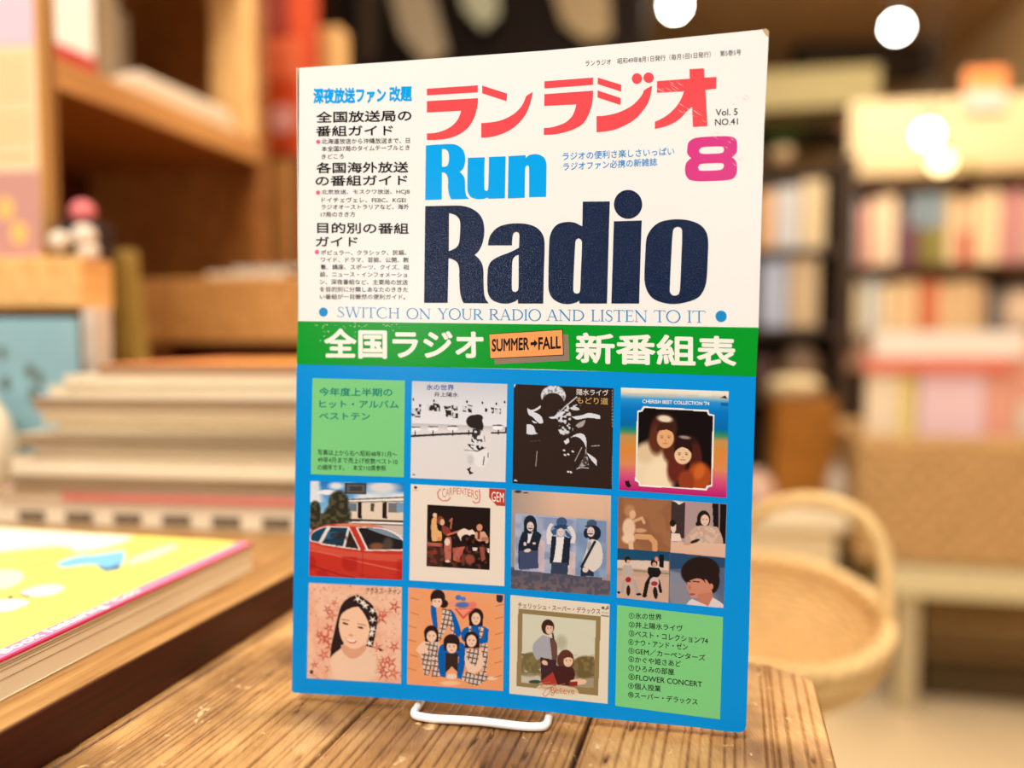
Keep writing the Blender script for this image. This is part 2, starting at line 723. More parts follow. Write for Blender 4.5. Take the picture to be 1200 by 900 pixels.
def sheet(outline, w0, w1):
    q = [mp_(x, y, w0) for x, y in outline]
    r = [mp_(x, y, w1) for x, y in outline]
    # drop perspective drift between the two faces: same u,v
    r = [Vector((a.x, w1, a.z)) for a in q]
    n = len(q)
    tri = tessellate_polygon([[Vector((a.x, a.z, 0)) for a in q]])
    f = [tuple(t) for t in tri] + [tuple(n + i for i in t[::-1]) for t in tri]
    f += [(i, (i + 1) % n, n + (i + 1) % n, n + i) for i in range(n)]
    bm = bmesh.new()
    vs = [bm.verts.new(v) for v in q + r]
    for t in f:
        try:
            bm.faces.new([vs[i] for i in t])
        except ValueError:
            pass
    return bm


cover = obj('front_cover', sheet(OUT, 0, .00022), I_paper, mag)
inner = [(x + (1.2 if x < 500 else -1.2), y + (1.5 if y < 300 else -1.0)) for x, y in OUT]
M_pages = mat('page_edges', (226, 208, 172), .8, .2)
obj('page_block', sheet(inner, .00026, .0056), M_pages, mag)
obj('back_cover', sheet(OUT, .0057, .0059), mat('back_cover', (232, 226, 214), .4), mag)
q0, q1 = mp_(349, 79), mp_(342, 811)
obj('spine', bx(q0.x - .0006, q0.x - .0003, .0000, .0059, q1.z, q0.z, 0), mat('spine_paper', (214, 206, 190), .5), mag)

# blue ground and green band
i = Ink(1)
i.add([[(348.7, 426), (887, 440), (885.9, 441), (881.4, 590), (877.8, 750), (874.4, 850), (872.5, 856), (868, 858.2), (850, 857), (810, 851.5), (695, 841), (646, 834.5), (570, 827.6), (493, 821), (407, 815.2), (344, 811.8), (342, 809), (345.2, 600), (347.6, 430)]], smooth=False)
i.build('blue_ground', I_blue, cover)
i = Ink(2)
i.add([[(349, 376.3), (640, 380.2), (888.9, 383.9), (885.9, 441.5), (640, 432.8), (347.6, 427)]], smooth=False)
i.build('green_band', I_green, cover)

# masthead
A_, B_, C_, D_, E_, F_, G_, H_ = (490, 90), (630, 70), (720, 60), (490, 160), (490, 240), (590, 240), (690, 240), (740, 130)
i = Ink(2)
K = 7.5
i.add([[(77, 105), (525, 75), (525, 136), (77, 163)]], A_, K, False)
i.add([[(77, 214), (525, 188), (524, 230), (515, 285), (490, 365), (440, 445), (370, 500), (280, 537), (180, 553), (77, 555), (77, 497), (150, 493), (230, 470), (300, 430), (345, 380), (365, 340), (378, 298), (77, 314)]], A_, K)
i.add([[(563, 77), (782, 148), (778, 214), (563, 145)]], A_, K, False)
i.add([[(1007, 133), (985, 230), (945, 330), (890, 400), (820, 460), (740, 500), (650, 527), (555, 535), (555, 407), (640, 400), (720, 385), (790, 357), (850, 320), (900, 270), (930, 220), (948, 170)]], A_, K)
i.add([[(60, 190), (488, 157), (487, 220), (60, 252)]], B_, K, False)
i.add([[(60, 303), (488, 272), (484, 350), (470, 420), (445, 490), (400, 560), (330, 605), (240, 637), (150, 655), (55, 660), (55, 600), (120, 595), (190, 575), (250, 548), (300, 500), (325, 450), (340, 392), (57, 406)]], B_, K)
i.add([[(528, 157), (735, 220), (735, 280), (528, 214)]], B_, K, False)
i.add([[(527, 270), (730, 337), (727, 397), (527, 332)]], B_, K, False)
i.add([[(1005, 230), (995, 300), (970, 380), (930, 440), (870, 510), (790, 565), (690, 610), (600, 630), (518, 637), (518, 497), (600, 490), (690, 470), (770, 438), (840, 395), (890, 345), (920, 305), (938, 268)]], B_, K)
i.ell(873, 166, 45, 47, B_, K)
i.ell(976, 158, 46, 46, B_, K)
i.add([[(660, 158), (787, 150), (792, 232), (898, 226), (893, 330), (800, 340), (818, 658), (690, 666), (682, 488), (640, 525), (590, 580), (530, 625), (450, 660), (355, 683), (355, 620), (420, 590), (480, 550), (540, 490), (580, 430), (612, 352), (374, 366), (374, 263), (662, 242)]], C_, K)
i.build('masthead_lettering', I_red, cover, 'coral red katakana title')
i = Ink(2)
i.add([[(68, 78), (180, 70), (290, 66), (340, 75), (385, 105), (408, 150), (415, 200), (408, 250), (390, 290), (365, 310), (395, 340), (410, 375), (413, 440), (415, 480), (425, 520), (450, 548), (290, 552), (272, 510), (263, 450), (263, 385), (255, 345), (235, 318), (210, 313), (208, 553), (62, 558)],
       [(210, 112), (235, 110), (258, 125), (270, 160), (270, 215), (260, 250), (240, 264), (210, 265)]], D_, K)
i.add([[(437, 187), (585, 182), (582, 460), (590, 474), (603, 478), (615, 462), (622, 180), (770, 174), (763, 543), (615, 547), (612, 535), (570, 548), (510, 548), (460, 530), (437, 490), (433, 440)]], D_, K)
i.add([[(795, 172), (945, 164), (945, 190), (975, 165), (1020, 155), (1070, 162), (1110, 190), (1127, 235), (1128, 300), (1125, 530), (975, 533), (975, 280), (972, 258), (958, 252), (944, 265), (940, 300), (937, 538), (788, 544)]], D_, K)
i.build('title_word', I_cyan, cover, 'bright cyan word Run')
i = Ink(2)
i.add([[(62, 12), (250, 8), (370, 8), (450, 25), (520, 65), (560, 115), (578, 175), (582, 235), (575, 300), (555, 365), (525, 415), (495, 440), (530, 470), (560, 515), (573, 570), (575, 650), (578, 750), (590, 820), (622, 866), (400, 864), (380, 820), (367, 750), (362, 640), (360, 560), (345, 510), (310, 483), (268, 470), (260, 862), (52, 862)],
       [(272, 75), (300, 80), (340, 100), (365, 135), (370, 180), (367, 260), (358, 340), (335, 375), (300, 395), (270, 408)]], E_, K)
i.add([[(615, 357), (620, 310), (640, 260), (690, 205), (760, 175), (860, 163), (960, 170), (1040, 200), (1085, 245), (1108, 300), (1112, 380), (1105, 600), (1100, 868), (878, 868), (876, 830), (850, 850), (790, 868), (720, 864), (650, 835), (615, 780), (608, 700), (610, 600), (618, 540), (650, 490), (720, 450), (800, 420), (885, 378), (890, 270), (882, 245), (862, 237), (840, 248), (830, 280), (825, 357)],
       [(883, 440), (850, 455), (830, 490), (826, 560), (824, 735), (835, 762), (855, 768), (875, 755), (882, 730)]], E_, K)
i.add([[(697, -28), (935, -30), (925, 300), (910, 868), (668, 868), (666, 842), (630, 862), (560, 873), (490, 860), (430, 820), (400, 760), (395, 690), (398, 450), (402, 330), (410, 270), (440, 205), (490, 165), (570, 150), (630, 158), (670, 178), (693, 188)],
       [(632, 330), (640, 305), (660, 294), (680, 305), (690, 330), (680, 600), (674, 750), (665, 775), (645, 780), (625, 775), (614, 750), (618, 600)]], F_, K)
i.add([[(220, 145), (465, 138), (442, 868), (198, 868)]], G_, K, False)
i.ell(736, 239.5, 16.6, 17)
i.add([[(502, 330), (515, 270), (560, 200), (620, 155), (700, 133), (790, 127), (880, 137), (960, 165), (1010, 205), (1040, 260), (1050, 330), (1047, 440), (1040, 600), (1030, 690), (1005, 760), (960, 815), (880, 850), (760, 872), (650, 860), (560, 820), (510, 750), (490, 670), (490, 560), (497, 420)],
       [(740, 230), (755, 203), (780, 193), (808, 203), (820, 230), (812, 500), (800, 750), (790, 785), (765, 797), (735, 795), (715, 770), (712, 740), (725, 450)]], G_, K)
i.build('title_word', I_navy, cover, 'large navy word Radio')
i = Ink(2)
i.add([[(490, 330), (500, 280), (540, 245), (600, 232), (720, 224), (830, 222), (890, 230), (922, 255), (930, 300), (925, 360), (905, 390), (882, 408), (905, 425), (925, 460), (928, 520), (915, 570), (885, 598), (820, 610), (700, 616), (570, 617), (510, 605), (480, 570), (470, 520), (478, 465), (500, 435), (525, 415), (500, 390), (488, 365)],
       [(595, 345), (610, 325), (640, 317), (780, 312), (805, 318), (812, 340), (805, 362), (780, 372), (640, 378), (608, 372), (597, 360)],
       [(585, 495), (600, 470), (640, 463), (785, 458), (808, 464), (812, 485), (800, 510), (770, 520), (630, 526), (595, 522)]], H_, K)
i.build('month_numeral', I_pink, cover, 'magenta figure 8')

# headings and small type
i = Ink(2)
i.text('深夜放送ファン', 367.7, 121, 451.7, 119.6, 17, .06).text('改題', 456.7, 119, 482.3, 118, 17, .05)
i.build('subtitle', I_cyan, cover, 'cyan former-title line')
i = Ink(2)
for t, x0, y0, x1, y1, h in (('全国放送局の', 371, 144, 482, 141.8, 13), ('番組ガイド', 370.6, 159.8, 460.3, 158.7, 12), ('各国海外放送', 371, 203, 478.3, 202, 12.4), ('の番組ガイド', 370, 218, 477.3, 217, 12), ('目的別の番組', 372, 273.2, 478.7, 274, 12.4), ('ガイド', 370.3, 288.7, 419, 288.5, 11)):
    i.text(t, x0, y0, x1, y1, h, .03)
i.build('heading', I_black, cover, 'bold black programme-guide headings')
i = Ink(2)
for t, x0, y0, x1, y1, h in (
        ('北海道放送から沖縄放送まで、日', 377, 168.9, 480.3, 167.8, 6.3), ('本全国57局のタイムテーブルとき', 377, 177.6, 480, 176, 6.3), ('きどころ', 377, 186.2, 403, 185.8, 5.4),
        ('北京放送、モスクワ放送、HCJB', 377, 228.5, 480.3, 228, 6.3), ('ドイチェヴェレ、FEBC、KGEI', 377, 237.3, 475.4, 237.3, 6), ('ラジオオーストラリアなど、海外', 376.7, 245.6, 479.4, 245.3, 6), ('17局のきき方', 376, 254.3, 416.3, 254.1, 6),
        ('ポピュラー、クラシック、民謡、', 376, 299, 476.3, 299, 6), ('ワイド、ドラマ、芸能、公開、教', 376, 307.4, 479, 307.7, 6), ('養、講座、スポーツ、クイズ、相', 375.5, 315.8, 479, 316.2, 6), ('談、ニュース・インフォメーショ', 375, 324.4, 477, 325, 6), ('ン、深夜番組など、主要局の放送', 375, 333.3, 478, 333.8, 6), ('を目的別に分類しあなたのききた', 375, 342, 478, 342.4, 6), ('い番組が一目瞭然の便利ガイド。', 375, 350.6, 475, 351, 6)):
    i.text(t, x0, y0, x1, y1, h, .012)
i.build('small_print', I_grey, cover, 'small black description lines')
for bxy in ((372.9, 166.3), (372.7, 225.7), (371.4, 295.3)):
    Ink(2).ell(bxy[0], bxy[1], 2.5, 2.6).build('bullet', I_bullet, cover)
Ink(2).text('ランラジオ　昭和49年8月1日発行（毎月1回1日発行）　第5巻5号', 686, 78, 868.4, 64.6, 7, .006).build('imprint_line', I_black, cover)
Ink(2).text('ラジオの便利さ楽しさいっぱい', 659.5, 188, 790, 181.8, 9.2, .012).text('ラジオファン必携の新雑誌', 660, 200, 770, 194.3, 9.2, .012).build('slogan', I_blue, cover, 'two small blue slogan lines')
Ink(2).text('Vol. 5', 838.7, 135.7, 864.3, 134.7, 7.6, .012).text('NO.41', 838, 147, 864.7, 146, 7.4, .012).build('volume_number', I_black, cover)

# roman tagline, drawn letter by letter with thick and thin strokes
SER = {
    'I': (.34, [((.17, 0), (.17, 1), .12)], [(.04, .30, 0), (.04, .30, 1)]),
    'T': (.78, [((.39, 0), (.39, 1), .12), ((.03, .97), (.75, .97), .05), ((.04, .97), (.02, .80), .04), ((.74, .97), (.76, .80), .04)], [(.25, .53, 0)]),
    'H': (.92, [((.18, 0), (.18, 1), .12), ((.74, 0), (.74, 1), .12), ((.18, .52), (.74, .52), .05)], [(.05, .31, 0), (.05, .31, 1), (.61, .87, 0), (.61, .87, 1)]),
    'L': (.66, [((.18, 0), (.18, 1), .12), ((.1, .03), (.62, .03), .05), ((.61, .03), (.65, .2), .04)], [(.05, .31, 0), (.05, .31, 1)]),
    'E': (.68, [((.18, 0), (.18, 1), .12), ((.1, .03), (.6, .03), .05), ((.1, .97), (.57, .97), .05), ((.18, .52), (.5, .52), .05), ((.6, .03), (.64, .2), .04), ((.57, .97), (.58, .82), .04), ((.5, .6), (.5, .44), .04)], [(.05, .3, 0), (.05, .3, 1)]),
    'N': (.96, [((.16, 0), (.16, 1), .05), ((.12, 1), (.82, 0), .13), ((.82, 0), (.82, 1), .05)], [(.04, .3, 0), (.68, .94, 1), (.02, .2, 1)]),
    'A': (.88, [((.12, 0), (.43, 1), .05), ((.43, 1), (.76, 0), .13), ((.22, .35), (.62, .35), .05)], [(.0, .25, 0), (.62, .9, 0)]),
    'W': (1.2, [((.12, 1), (.36, 0), .12), ((.36, 0), (.60, .95), .05), ((.60, .95), (.84, 0), .12), ((.84, 0), (1.08, 1), .05)], [(.0, .27, 1), (.46, .74, 1), (.96, 1.2, 1)]),
    'Y': (.84, [((.1, 1), (.42, .45), .12), ((.42, .45), (.72, 1), .05), ((.42, 0), (.42, .48), .12)], [(-.02, .24, 1), (.6, .84, 1), (.28, .56, 0)]),
    'U': (.9, [((.17, 1), (.17, .35), .12), ((.75, 1), (.75, .35), .05)], [(.04, .30, 1), (.63, .87, 1)]),
    'R': (.82, [((.18, 0), (.18, 1), .12), ((.38, .47), (.74, 0), .12)], [(.05, .31, 0), (.05, .2, 1), (.66, .86, 0)]),
    'D': (.92, [((.18, 0), (.18, 1), .12)], [(.05, .2, 0), (.05, .2, 1)]),
    'C': (.86, [((.76, .92), (.77, .72), .04), ((.76, .08), (.8, .22), .04)], []),
    'O': (1.0, [], []),
    'S': (.62, [((.48, .95), (.49, .76), .04), ((.08, .06), (.07, .26), .04)], []),
    ' ': (.42, [], []),
}
ARC = {
    'O': [[(.5 + .42 * cos(a), .5 + .51 * sin(a), .055 + .065 * abs(cos(a))) for a in [2 * pi * q / 28 for q in range(29)]]],
    'C': [[(.5 + .42 * cos(a), .5 + .51 * sin(a), .05 + .07 * max(0, -cos(a))) for a in [radians(50 + 260 * q / 22) for q in range(23)]]],
    'D': [[(.34 + .5 * cos(a), .5 + .47 * sin(a), .05 + .07 * max(0, cos(a))) for a in [radians(-90 + 180 * q / 18) for q in range(19)]], [(.16, .03, .05), (.34, .03, .05)], [(.16, .97, .05), (.34, .97, .05)]],
    'R': [[(.36 + .26 * cos(a), .73 + .24 * sin(a), .05 + .07 * max(0, cos(a))) for a in [radians(-90 + 180 * q / 14) for q in range(15)]], [(.16, .97, .05), (.36, .97, .05)], [(.16, .49, .05), (.36, .49, .05)]],
    'U': [[(.46 + .29 * cos(a), .35 + .36 * sin(a), .05 + .06 * max(0, -cos(a))) for a in [radians(180 + 180 * q / 14) for q in range(15)]]],
    'S': [[(.49, .84, .04), (.38, .97, .05), (.24, .96, .07), (.13, .84, .08), (.14, .70, .1), (.26, .58, .12), (.40, .46, .12), (.51, .33, .1), (.51, .18, .09), (.41, .05, .06), (.26, .02, .05), (.13, .08, .04), (.07, .2, .03)]],
}


def serif_words(words, ink):
    for word, x0, y0, x1, y1, h in words:
        tot = sum(SER[ch][0] for ch in word)
        x = 0
        for ch in word:
            w, st, se = SER[ch]

            def P(u, v):
                t = (x + u) / tot
                return (x0 + (x1 - x0) * t, y0 + (y1 - y0) * t - h * v)
            asp = (x1 - x0) / tot / h
            quads = []
            for a, b_, wd in st:
                dx, dy = (b_[0] - a[0]) * asp, b_[1] - a[1]
                l = hypot(dx, dy)
                nx, ny = -dy / l * wd / 2 / asp, dx / l * wd / 2
                quads.append([(a[0] + nx, a[1] + ny), (b_[0] + nx, b_[1] + ny), (b_[0] - nx, b_[1] - ny), (a[0] - nx, a[1] - ny)])
            for a, b_, lv in se:
                s_ = .045 if lv == 0 else -.045
                quads.append([(a, lv), (b_, lv), (b_, lv + s_), (a, lv + s_)])
            for arc in ARC.get(ch, []):
                for p, q in zip(arc[:-1], arc[1:]):
                    dx, dy = (q[0] - p[0]) * asp, q[1] - p[1]
                    l = hypot(dx, dy) or 1
                    n0 = (-dy / l / asp, dx / l)
                    quads.append([(p[0] + n0[0] * p[2] / 2, p[1] + n0[1] * p[2] / 2), (q[0] + n0[0] * q[2] / 2, q[1] + n0[1] * q[2] / 2), (q[0] - n0[0] * q[2] / 2, q[1] - n0[1] * q[2] / 2), (p[0] - n0[0] * p[2] / 2, p[1] - n0[1] * p[2] / 2)])
            for qn, q in enumerate(quads):
                base = len(ink.v)
                ink.v += [mp_(*P(u, v), ink.w - qn * 1e-6) for u, v in q]
                ink.f.append((base, base + 1, base + 2, base + 3))
            x += w
    return ink


i = Ink(2)
serif_words([('SWITCH', 394.5, 371.8, 469, 373.2, 12.2), ('ON', 476, 373.4, 505, 374, 12.2), ('YOUR', 513, 374, 566, 374.8, 12.6), ('RADIO', 572.5, 374.9, 634.5, 375.8, 13), ('AND', 640, 375.8, 685, 376.3, 13.2), ('LISTEN', 692, 376.4, 759, 377.4, 13.6), ('TO', 766, 377.5, 798, 378, 14), ('IT', 804.5, 378, 827, 378.5, 14.2)], i)
i.build('tagline', I_tag, cover, 'pale blue roman tagline')
Ink(2).ell(379, 365.7, 5.2, 5.3).build('tagline_dot', I_tag, cover)
Ink(2).ell(845, 370.7, 6.6, 6.7).build('tagline_dot', I_tag, cover)

# green band contents
Ink(3).text('全国ラジオ', 381, 418.8, 565.5, 420.5, 33, .04).build('band_lettering', I_white, cover, 'white headline left of the orange label')
Ink(3).text('新番組表', 675.8, 424.7, 861.8, 429.2, 34, .04).build('band_lettering', I_white, cover, 'white headline right of the orange label')
Ink(3).add([[(580, 426.8), (667, 422.5), (666, 392), (656, 392), (657, 414), (579, 418)]], smooth=False).build('label_shadow_print', I_drop, cover)
lab = Ink(4).add([[(572.9, 391.2), (659.6, 385.8), (660.8, 416.4), (574.4, 420.6)]], smooth=False).build('season_label', I_black, cover, 'orange tilted season label')
Ink(5).add([[(573.5, 391.9), (658.8, 386.7), (659.9, 415.6), (574.8, 419.8)]], smooth=False).build('label_face', I_orange, lab)
i = Ink(6)
i.text('SUMMER', 576.8, 411.8, 619.8, 409.6, 14, .035).text('FALL', 631.2, 409.4, 657, 407.8, 13.6, .035)
i.add([[(621.8, 401), (626, 400.8), (626, 397.6), (630.2, 402.2), (626, 407.4), (626, 404.4), (621.8, 404.6)]], smooth=False)
i.build('label_lettering', I_black, lab)

# note and list panels
note = Ink(2).add([[(366.3, 443.2), (474.6, 446), (473.2, 559.2), (364.4, 555.6)]], smooth=False).build('note_panel', I_light, cover, 'light green note panel')
Ink(3).text('今年度上半期の', 374.2, 463.7, 459.7, 464.4, 9.4, .022).text('ヒット・アルバム', 374.5, 477.8, 467, 478.6, 9, .022).text('ベストテン', 374.2, 491.6, 433.7, 492, 8, .022).build('note_heading', I_teal, note)
Ink(3).text('写真は上から右へ昭和48年11月〜', 372.6, 533.2, 465.5, 535.8, 6.6, .008).text('49年4月まで売上げ枚数ベスト10', 372.3, 541.7, 466, 544.5, 6.6, .008).text('の順序です。　本文110頁参照', 372.3, 550.8, 452, 552, 6.6, .008).build('note_print', I_black, note)
lst = Ink(2).add([[(723.3, 709), (847.4, 723), (843.8, 843), (721, 827)]], smooth=False).build('list_panel', I_light, cover, 'light green ranking list panel')
i = Ink(3)
for t, xa, xb, ya, yb in (('①氷の世界', 132, 335, 131, 143), ('②井上陽水ライヴ', 132, 465, 186, 212), ('③ベスト・コレクション\'74', 132, 622, 240, 289), ('④ナウ・アンド・ゼン', 130, 497, 294, 327), ('⑤GEM／カーペンターズ', 130, 605, 347, 395), ('⑥かぐや姫さあど', 130, 455, 400, 432), ('⑦ひろみの部屋', 130, 412, 454, 482), ('⑧FLOWER CONCERT', 130, 585, 510, 558), ('⑨個人授業', 128, 330, 565, 586), ('⑩スーパー・デラックス', 128, 558, 620, 667)):
    k = 5.294
    i.text(t, 712 + xa / k, 700 + ya / k, 712 + xb / k, 700 + yb / k, 7.3, .014)
i.build('list_print', I_black, lst)
# wear: scuffs on the glossy stock and the dog-eared corner
i = Ink(2)
i.add([[(893, 34.8), (898, 33.8), (901, 36.5), (900.3, 44), (896.5, 40)]], smooth=False)
i.build('worn_corner', print_mat('worn_paper', (206, 178, 128), .7), cover)
rs = random.Random(5)
i = Ink(3.4)
for q in range(34):
    a0 = rs.choice([(772, 98), (806, 92), (800, 120), (815, 132), (824, 150), (860, 112), (858, 165), (868, 185), (780, 100)])
    x, y = a0[0] + rs.uniform(-14, 14), a0[1] + rs.uniform(-5, 9)
    l = rs.uniform(4, 12)
    i.add([[(x, y), (x + l * .5, y + l * .33 + .3), (x + l, y + l * .62), (x + l * .5, y + l * .33 - .25)]], smooth=False)
i.build('scuff_marks', print_mat('bare_paper', (250, 232, 224), .4), cover)
i = Ink(3.4)
for q in range(46):
    x, y = rs.uniform(366, 470), rs.choice([rs.uniform(378, 384), rs.uniform(378, 400)])
    l = rs.uniform(.6, 2.2)
    i.add([[(x, y), (x + l, y + .2), (x + l * .8, y + .7), (x + .1, y + .6)]], smooth=False)
i.build('scuff_marks', print_mat('bare_paper', (250, 232, 224), .4), cover)
# ================================================================ the ten printed sleeve pictures: plain generic paintings in their colours
class Pic:
    """a printed picture: a fine grid on the cover, inked point by point from painted shapes"""

    def __init__(s, quad, o, k, n=190):
        u, v = np.meshgrid(np.linspace(0, 1, n), np.linspace(0, 1, n))
        s.n = n
        s.u, s.v = u.ravel(), v.ravel()
        q = np.array(quad, float)
        s.px = ((1 - s.u) * (1 - s.v))[:, None] * q[0] + (s.u * (1 - s.v))[:, None] * q[1] + (s.u * s.v)[:, None] * q[2] + ((1 - s.u) * s.v)[:, None] * q[3]
        s.X = (s.px[:, 0] - o[0]) * k
        s.Y = (s.px[:, 1] - o[1]) * k
        s.c = np.full((n * n, 3), 255.0)
        s.rng = np.random.default_rng(int(q.sum()))

    def mix(s, m, c, a=1.0):
        m = (np.clip(m, 0, 1) * a)[:, None]
        s.c = s.c * (1 - m) + np.array(c, float) * m
        return s

    def fill(s, c):
        s.c[:] = c
        return s

    def vgrad(s, stops, m=None):
        t = np.array([a for a, _ in stops])
        g = np.stack([np.interp(s.v, t, [c[k] for _, c in stops]) for k in range(3)], 1)
        if m is None:
            s.c = g
        else:
            s.c = s.c * (1 - m[:, None]) + g * m[:, None]
        return s

    def inside(s, pts, smooth=True):
        P = [(p.x, p.y) for p in smooth_poly(pts, 60, 4)] if smooth else pts
        m = np.zeros(len(s.X), bool)
        for (x0, y0), (x1, y1) in zip(P, P[1:] + P[:1]):
            if y0 == y1:
                continue
            c = ((y0 > s.Y) != (y1 > s.Y)) & (s.X < (x1 - x0) * (s.Y - y0) / (y1 - y0) + x0)
            m ^= c
        return m.astype(float)

    def poly(s, pts, c, a=1.0, smooth=True):
        return s.mix(s.inside(pts, smooth), c, a)

    def em(s, cx, cy, rx, ry, rot=0, soft=.08):
        t = radians(rot)
        dx, dy = s.X - cx, s.Y - cy
        x = dx * cos(t) + dy * sin(t)
        y = -dx * sin(t) + dy * cos(t)
        d = np.sqrt((x / rx) ** 2 + (y / ry) ** 2)
        return np.clip((1 + soft / 2 - d) / max(soft, 1e-3), 0, 1)

    def ell(s, cx, cy, rx, ry, c, rot=0, soft=.08, a=1.0):
        return s.mix(s.em(cx, cy, rx, ry, rot, soft), c, a)

    def line(s, pts, w, c, a=1.0):
        m = np.zeros(len(s.X))
        for (x0, y0), (x1, y1) in zip(pts[:-1], pts[1:]):
            dx, dy = x1 - x0, y1 - y0
            t = np.clip(((s.X - x0) * dx + (s.Y - y0) * dy) / (dx * dx + dy * dy + 1e-9), 0, 1)
            d = np.hypot(s.X - x0 - t * dx, s.Y - y0 - t * dy)
            m = np.maximum(m, np.clip((w / 2 - d) / 2.5 + .5, 0, 1))
        return s.mix(m, c, a)

    def blotch(s, f, m, c, a, thr=.5, sharp=6):
        g = s.rng.random((f + 2, f + 2))
        x, y = s.u * f, s.v * f
        i, j = x.astype(int), y.astype(int)
        fx, fy = x - i, y - j
        fx, fy = fx * fx * (3 - 2 * fx), fy * fy * (3 - 2 * fy)
        n = g[j, i] * (1 - fx) * (1 - fy) + g[j, i + 1] * fx * (1 - fy) + g[j + 1, i] * (1 - fx) * fy + g[j + 1, i + 1] * fx * fy
        k = np.clip((n - thr) * sharp + .5, 0, 1)
        return s.mix(k if m is None else k * m, c, a)

    def star(s, cx, cy, r, c, rot=0, a=1.0, k=5):
        pts = []
        for q in range(2 * k):
            t = radians(rot) + pi * q / k
            rr = r if q % 2 == 0 else r * .28
            pts.append((cx + rr * cos(t), cy + rr * sin(t)))
        return s.poly(pts, c, a, False)

    def face(s, cx, cy, rx, ry, skin, hair, rot=0, eye=(60, 36, 30), smile=True, feat=.8):
        s.ell(cx, cy, rx, ry, skin, rot, .12)
        for e_ in (-1, 1):
            s.ell(cx + e_ * rx * .42, cy - ry * .05, rx * .16, ry * .06, eye, rot, .3, feat)
            s.ell(cx + e_ * rx * .42, cy - ry * .22, rx * .24, ry * .045, hair, rot, .4, feat * .7)
        s.ell(cx, cy + ry * .22, rx * .12, ry * .09, tuple(v * .82 for v in skin), rot, .8, .7)
        s.ell(cx, cy + ry * .52, rx * .34, ry * .08, (190, 84, 76), rot, .3, feat)
        if smile:
            s.ell(cx, cy + ry * .50, rx * .26, ry * .035, (250, 238, 230), rot, .3, .9)
        return s

    def build(s, label):
        n = s.n
        vs = [mp_(x, y, -S * 2.2) for x, y in s.px]
        fs = [(j * n + i_, j * n + i_ + 1, (j + 1) * n + i_ + 1, (j + 1) * n + i_) for j in range(n - 1) for i_ in range(n - 1)]
        o = obj('sleeve_picture', (vs, fs), print_mat('printed_picture', attr=True), cover, label=label)
        c = np.clip(s.c, 0, 255) / 255
        l = np.where(c <= .04045, c / 12.92, ((c + .055) / 1.055) ** 2.4) * INK
        a = o.data.color_attributes.new('Col', 'FLOAT_COLOR', 'POINT')
        a.data.foreach_set('color', np.concatenate([l, np.ones((n * n, 1))], 1).astype(np.float32).ravel())
        return o


WH = (232, 234, 240)
BK = (44, 34, 32)
# 1 a wintry street in black and white
p = Pic([(483, 446.5), (594.6, 450), (592.3, 565), (481.2, 560)], (475, 440), 6.923)
p.vgrad([(0, (206, 210, 218)), (.25, (228, 230, 236)), (.43, (234, 234, 240)), (.44, (196, 196, 202)), (.5, (228, 226, 226)), (1, (230, 226, 224))])
for x in (80, 225, 385, 750):
    p.ell(x, 440 - x * .02, 44, 17, (246, 246, 248)).ell(x, 420 - x * .02, 44, 6, (90, 84, 84))
p.line([(45, 492), (300, 478), (550, 468)], 17, BK).line([(700, 466), (815, 463), (818, 425)], 13, BK)
for x in (80, 225, 385, 515, 755):
    p.line([(x, 452 - x * .01), (x, 498 - x * .03)], 9, BK)
for bx0, by0, w, h in ((85, 300, 40, 40), (120, 260, 10, 30), (205, 262, 30, 26), (255, 258, 30, 34), (345, 262, 34, 14), (400, 268, 26, 26), (350, 308, 26, 30), (405, 325, 26, 24), (480, 270, 16, 26), (523, 270, 20, 34), (655, 280, 10, 16), (708, 283, 14, 26), (742, 288, 16, 22), (770, 292, 6, 26)):
    p.poly([(bx0 - w, by0 - h), (bx0 + w, by0 - h * .8), (bx0 + w * .9, by0 + h), (bx0 - w * .8, by0 + h * .9)], BK, 1, False)
    p.blotch(40, p.em(bx0, by0, w * 1.3, h * 1.3), WH, .9, .55)
for x, y in ((66, 195), (232, 205), (500, 213), (626, 222), (738, 230), (806, 216)):
    p.ell(x, y, 7, 12, BK)
p.blotch(26, p.em(420, 480, 10, 10), BK, 0)
hair = np.clip(p.em(560, 375, 66, 54, 10) + p.em(600, 410, 34, 50) + p.em(590, 345, 40, 30), 0, 1)
p.mix(hair, BK)
p.poly([(548, 430), (610, 440), (628, 540), (560, 545), (535, 535)], (60, 50, 48)).blotch(34, p.em(585, 490, 45, 62), WH, 1, .56, 9)
p.poly([(500, 556), (540, 560), (600, 570), (655, 584), (600, 612), (570, 616)], BK).blotch(40, p.em(590, 570, 60, 40), WH, 1, .6, 9)
p.poly([(520, 616), (590, 620), (660, 600), (690, 650), (640, 740), (590, 740), (552, 700), (500, 690)], (238, 236, 236)).ell(530, 680, 26, 40, (190, 188, 190), 0, .8, .6)
p.line([(480, 604), (560, 612)], 5, (120, 116, 118)).line([(640, 660), (632, 725)], 9, (96, 90, 92)).line([(672, 630), (672, 665)], 7, (96, 90, 92)).line([(640, 490), (645, 535)], 6, (110, 104, 106))
p.poly([(498, 760), (530, 742), (528, 775), (556, 792), (520, 804), (512, 780)], BK)
p.poly([(55, 810), (68, 796), (86, 810)], BK)
p.build('black-and-white snowy street picture with a curly-haired walker')
